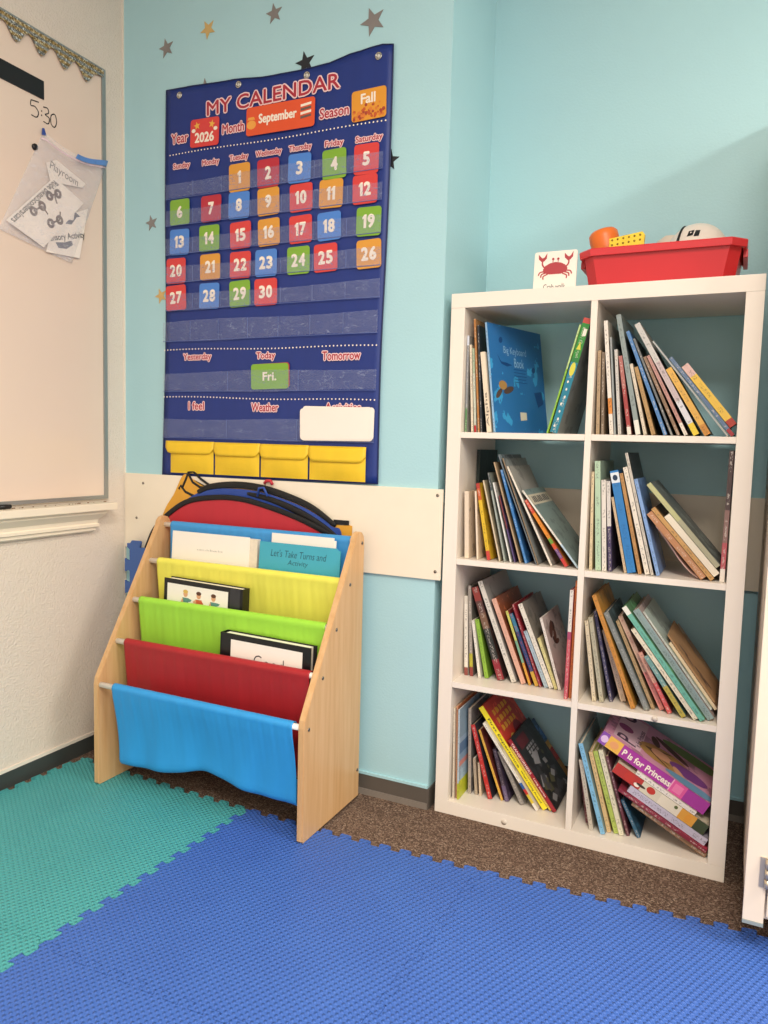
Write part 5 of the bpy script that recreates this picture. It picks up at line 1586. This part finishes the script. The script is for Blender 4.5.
        b.build('cover_picture', [mat('print_deep_blue', '1c4a86', .45), mat('print_cat', 'b58a52', .5), mat('print_bark', '5a463f', .5), mat('print_cream', 'e5dcc8', .5)], root)['kind'] = 'stuff'
    if 'badge' in ex:
        b = MB()
        def sp(xx, zz, rx, rz, m_i):
            b.add([(xx + rx * math.cos(a), FS, zz + rz * math.sin(a)) for a in [2 * math.pi * k / 12 for k in range(12)]], [tuple(range(12))], m_i)
        sp(t * .5, L * .56, t * .36, .018, 0)
        for k in range(7):
            sp(t * (.35 + .3 * ((k * 37) % 10) / 10), L * (.06 + .065 * k), .0022, .0035, 1)
        b.flat([(t * .2, L * .73), (t * .8, L * .73), (t * .5, L * .80)], ((0, FS, 0), FX, FZ), 0)
        b.flat([(t * .45, L * .85), (t * .9, L * .85), (t * .9, L * .91), (t * .45, L * .91)], ((0, FS, 0), FX, FZ), 1)
        b.build('spine_picture', [mat('print_lemon', 'd8d04a', .5), M_TXTWHITE], root)['kind'] = 'stuff'
    if 'dot' in ex:
        b = MB()
        b.add([(t / 2 + t * .30 * math.cos(a), FS, L * .93 + t * .36 * math.sin(a)) for a in [2 * math.pi * k / 14 for k in range(14)]], [tuple(range(14))])
        b.build('emblem', mat('ink_' + ex['dot'], ex['dot'], .5), root)
    if 'band' in ex:
        b = MB()
        b.flat([(.003, L * .80), (dep - .003, L * .80), (dep - .003, L * .93), (.003, L * .93)], fr, 0)
        rr = random.Random(4)
        for k in range(10):
            yy = dep * (.10 + .08 * k)
            b.flat([(yy, L * .825), (yy + dep * .055, L * .825), (yy + dep * .055, L * .905), (yy + dep * (.0 if k % 3 else .03), L * .905)], ((CX + .0002, 0, 0), CY_, CZ_), 1)
        b.build('cover_band', [mat('ink_' + ex['band'], ex['band'], .5), mat('print_charcoal', '4a4648', .5)], root)
    if 'pic' in ex:
        b = MB()
        rr = random.Random(int(L * 1000))
        for k in range(5):
            cblob(b, dep * rr.uniform(.25, .75), L * rr.uniform(.55, .9), dep * rr.uniform(.06, .16), L * rr.uniform(.03, .08), k % 2, 10, .0001 * k, rr.uniform(-1, 1))
        b.build('cover_picture', [mat('ink_' + ex['pic'], ex['pic'], .5), mat('ink_' + shade(ex['pic'], .6), shade(ex['pic'], .6), .5)], root)['kind'] = 'stuff'
    if 'ctit' in ex:
        b = MB()
        rr = random.Random(8)
        for r_ in range(3):
            yy = dep * .14
            for k in range(5):
                w_ = dep * rr.uniform(.07, .12)
                zz = L * (.86 - .075 * r_)
                b.flat([(yy, zz), (yy + w_, zz + .003), (yy + w_ * .9, zz + L * .05), (yy + w_ * .1, zz + L * .055)], fr, 0)
                yy += w_ + dep * .03
        cblob(b, dep * .35, L * .52, .03, .045, 1, rot=.4)
        cblob(b, dep * .60, L * .62, .035, .03, 2)
        b.build('cover_picture', [mat('print_gold_letters', 'e2a637', .5), mat('print_straw', 'd9b25a', .5), mat('print_wine', '7a2330', .5)], root)['kind'] = 'stuff'
    if 'robo' in ex:
        b = MB()
        rr = random.Random(9)
        b.flat([(dep * .12, L * .80), (dep * .52, L * .80), (dep * .52, L * .95), (dep * .12, L * .95)], fr, 2)
        for r_ in range(3):
            for k in range(4):
                yy, zz = dep * (.28 + .10 * k), L * (.74 - .055 * r_)
                b.flat([(yy, zz), (yy + dep * .075, zz), (yy + dep * .075, zz + L * .038), (yy, zz + L * .038)], ((CX + .0002, 0, 0), CY_, CZ_), 0)
        for k in range(22):
            yy, zz = dep * rr.uniform(.2, .92), L * rr.uniform(.06, .60)
            s = rr.uniform(.006, .022)
            a = rr.uniform(0, 3.1)
            b.flat([(yy + s * math.cos(a + q) * (1.6 if q in (0, 3.14) else 1), zz + s * math.sin(a + q)) for q in (0, 1.4, 3.14, 4.6)], ((CX + .00003 * k, 0, 0), CY_, CZ_), (1, 0, 3, 1)[k % 4])
        b.build('cover_picture', [mat('print_silver', '8f8f92', .45), mat('print_graphite', '48484c', .45), mat('print_oxblood', '5a2028', .45), mat('print_olive', '59573f', .45)], root)['kind'] = 'stuff'
    if 'poppy' in ex:
        b = MB()
        for (xx, zz, rx, rz, m_i) in ((.5, .83, .42, .055, 0), (.62, .60, .32, .045, 0), (.3, .74, .18, .03, 1), (.7, .33, .16, .018, 2), (.5, .19, .4, .03, 3), (.45, .70, .12, .05, 4)):
            b.add([(t * (xx + rx * math.cos(a)), FS, L * (zz + rz * math.sin(a))) for a in [2 * math.pi * k / 12 for k in range(12)]], [tuple(range(12))], m_i)
        b.build('spine_picture', [mat('print_poppy', 'c23a2c', .5), M_TXTWHITE, mat('print_leaf', '5f6a3a', .5), mat('print_pumpkin', 'e09a35', .5), mat('print_twig', '4a3a2c', .5)], root)['kind'] = 'stuff'
    if 'princess' in ex:
        b = MB()
        write(b, 'P is for Princess', (t * .5, FS, L * .555), DN, RT, L * .45, t * .52, .03)
        b.build('spine_title', M_TXTWHITE, root)
        b = MB()
        b.add([(t * .5 + t * .30 * math.cos(a), FS, L * .865 + t * .34 * math.sin(a)) for a in [2 * math.pi * k / 14 for k in range(14)]], [tuple(range(14))], 0)
        b.add([(t * .5 + t * .30 * math.cos(a), FS, L * .96 + t * .28 * math.sin(a)) for a in [2 * math.pi * k / 14 for k in range(14)]], [tuple(range(14))], 1)
        b.box(t * .18, t * .82, FS, 0, L * .225, L * .30, 2)
        b.build('spine_picture', [mat('print_peach', 'e8a46a', .5), mat('print_lilac', 'e3c2e8', .5), mat('print_rose', 'ef7fae', .5)], root)['kind'] = 'stuff'
        # cover reads across the short way: title near the top end
        b = MB()
        write(b, 'P', (CX + .0003, dep * .18, L * .80), CY_, CZ_, None, .055, .01)
        write(b, 'is for Princess', (CX + .0003, dep * .42, L * .695), CY_, CZ_, dep * .50, .016, .01)
        write(b, 'C', (CX + .0003, dep * .80, L * .86), CY_, CZ_, None, .05, .03)
        b.build('cover_title', mat('print_plum', '4f2f4a', .5), root)['kind'] = 'stuff'
        b = MB()
        b.flat([(dep * .08, L * .66), (dep * .92, L * .66), (dep * .92, L * .92), (dep * .08, L * .92)], fr, 0)
        cblob(b, dep * .46, L * .84, .022, .022, 1, lift=.0001)
        cblob(b, dep * .34, L * .45, .050, .075, 2, lift=.0001, rot=.2)
        cblob(b, dep * .36, L * .48, .024, .030, 3, lift=.0002)
        cblob(b, dep * .34, L * .22, .030, .055, 4, lift=.0003)
        cblob(b, dep * .20, L * .30, .030, .012, 3, lift=.00035, rot=.6)
        for k in range(5):
            cblob(b, dep * (.24 + .05 * k), L * (.50 + .012 * (k % 2)), .004, .040, 5, lift=.00015, rot=.3 * k - .6)
        cblob(b, dep * .66, L * .40, .014, .060, 5, lift=.0002, rot=-.5)
        cblob(b, dep * .62, L * .56, .030, .012, 5, lift=.0003, rot=.3)
        cblob(b, dep * .82, L * .18, .030, .100, 6, lift=.0001)
        cblob(b, dep * .10, L * .16, .020, .080, 7, lift=.0004)
        b.build('cover_picture', [mat('print_pale_pink', 'e6c5cf', .5), mat('print_mauve', '9a4a7a', .5), mat('print_gold_hair', 'b58a4a', .5), mat('print_skin', 'dba27c', .5), mat('print_violet', '7a3f86', .5), mat('print_umber', '5a3524', .5), mat('print_moss', '6f8a45', .5), mat('print_pond', '6f9fc0', .5)], root)['kind'] = 'stuff'
    if 'bear' in ex:
        rr = random.Random(2)
        pts = []
        for k in range(26):
            u = k / 25
            pts.append((dep * .72 + dep * .30 * math.sin(u * 9) * .2 + rr.uniform(-.004, .010) + (.02 if k in (8, 9, 18, 19) else 0), L * (.08 + 1.02 * u)))
        outl = [(.004, L * .08)] + pts + [(.004, L * 1.10)]
        b = MB().prism(outl, ((t + .0004, 0, 0), CY_, CZ_, (1, 0, 0)), .004, 0, .001)
        b.build('cut_cover', mat('kraft_board', 'b08a62', .8, .12, vscale=30), root)
        b = MB()
        for (yy, zz, a) in ((.20, .80, .2), (.16, .66, -.2), (.22, .46, .3), (.17, .34, -.1), (.24, .27, .1)):
            cblob(b, dep * yy, L * zz, .006, .020, 0, 10, .0044, a)
        b.build('cut_slot', mat('print_bark', '5a463f', .5), root)
    return root
for rec in BOOKS:
    make_book(rec)

# floppy magazine bowed under the pile in the second row
zb = .0385 + .3512 * 2
_r = [q for q in BOOKS if q[10].startswith('thick floppy brown')][0]
_s, _c = math.sin(math.radians(_r[4])), math.cos(math.radians(_r[4]))
def _mp(u, d):
    # u along the brown book from its foot, d away from its underside
    return (_r[1] - _s * u - _c * d, _r[3] + _c * u - _s * d)
_L = _r[6]
pts = [_mp(_L * .82, .0025), _mp(_L * .66, .004), _mp(_L * .50, .0065), _mp(_L * .33, .010), _mp(_L * .16, .0095), _mp(_L * .035, .0035)]
pts = [(a, max(c_, zb + .002)) for a, c_ in pts]
P = catmull([(a, 0, c_) for a, c_ in pts], 5)
rows = []
for yy in (.035, .12, .215):
    rows.append([(p.x, yy, p.z) for p in P])
mg = thing('magazine', 'thin bowed magazine with pinkish cover under the leaning pile in second row', 'magazine', (.60, .035, zb), 'books in the second row right cubby')
o = MB().grid(rows).build('cover', mat('magazine_pink', 'd8b5aa', .35, .08), mg, (-.60, -.035, -zb))
mirror_solid(o, .003, 0)
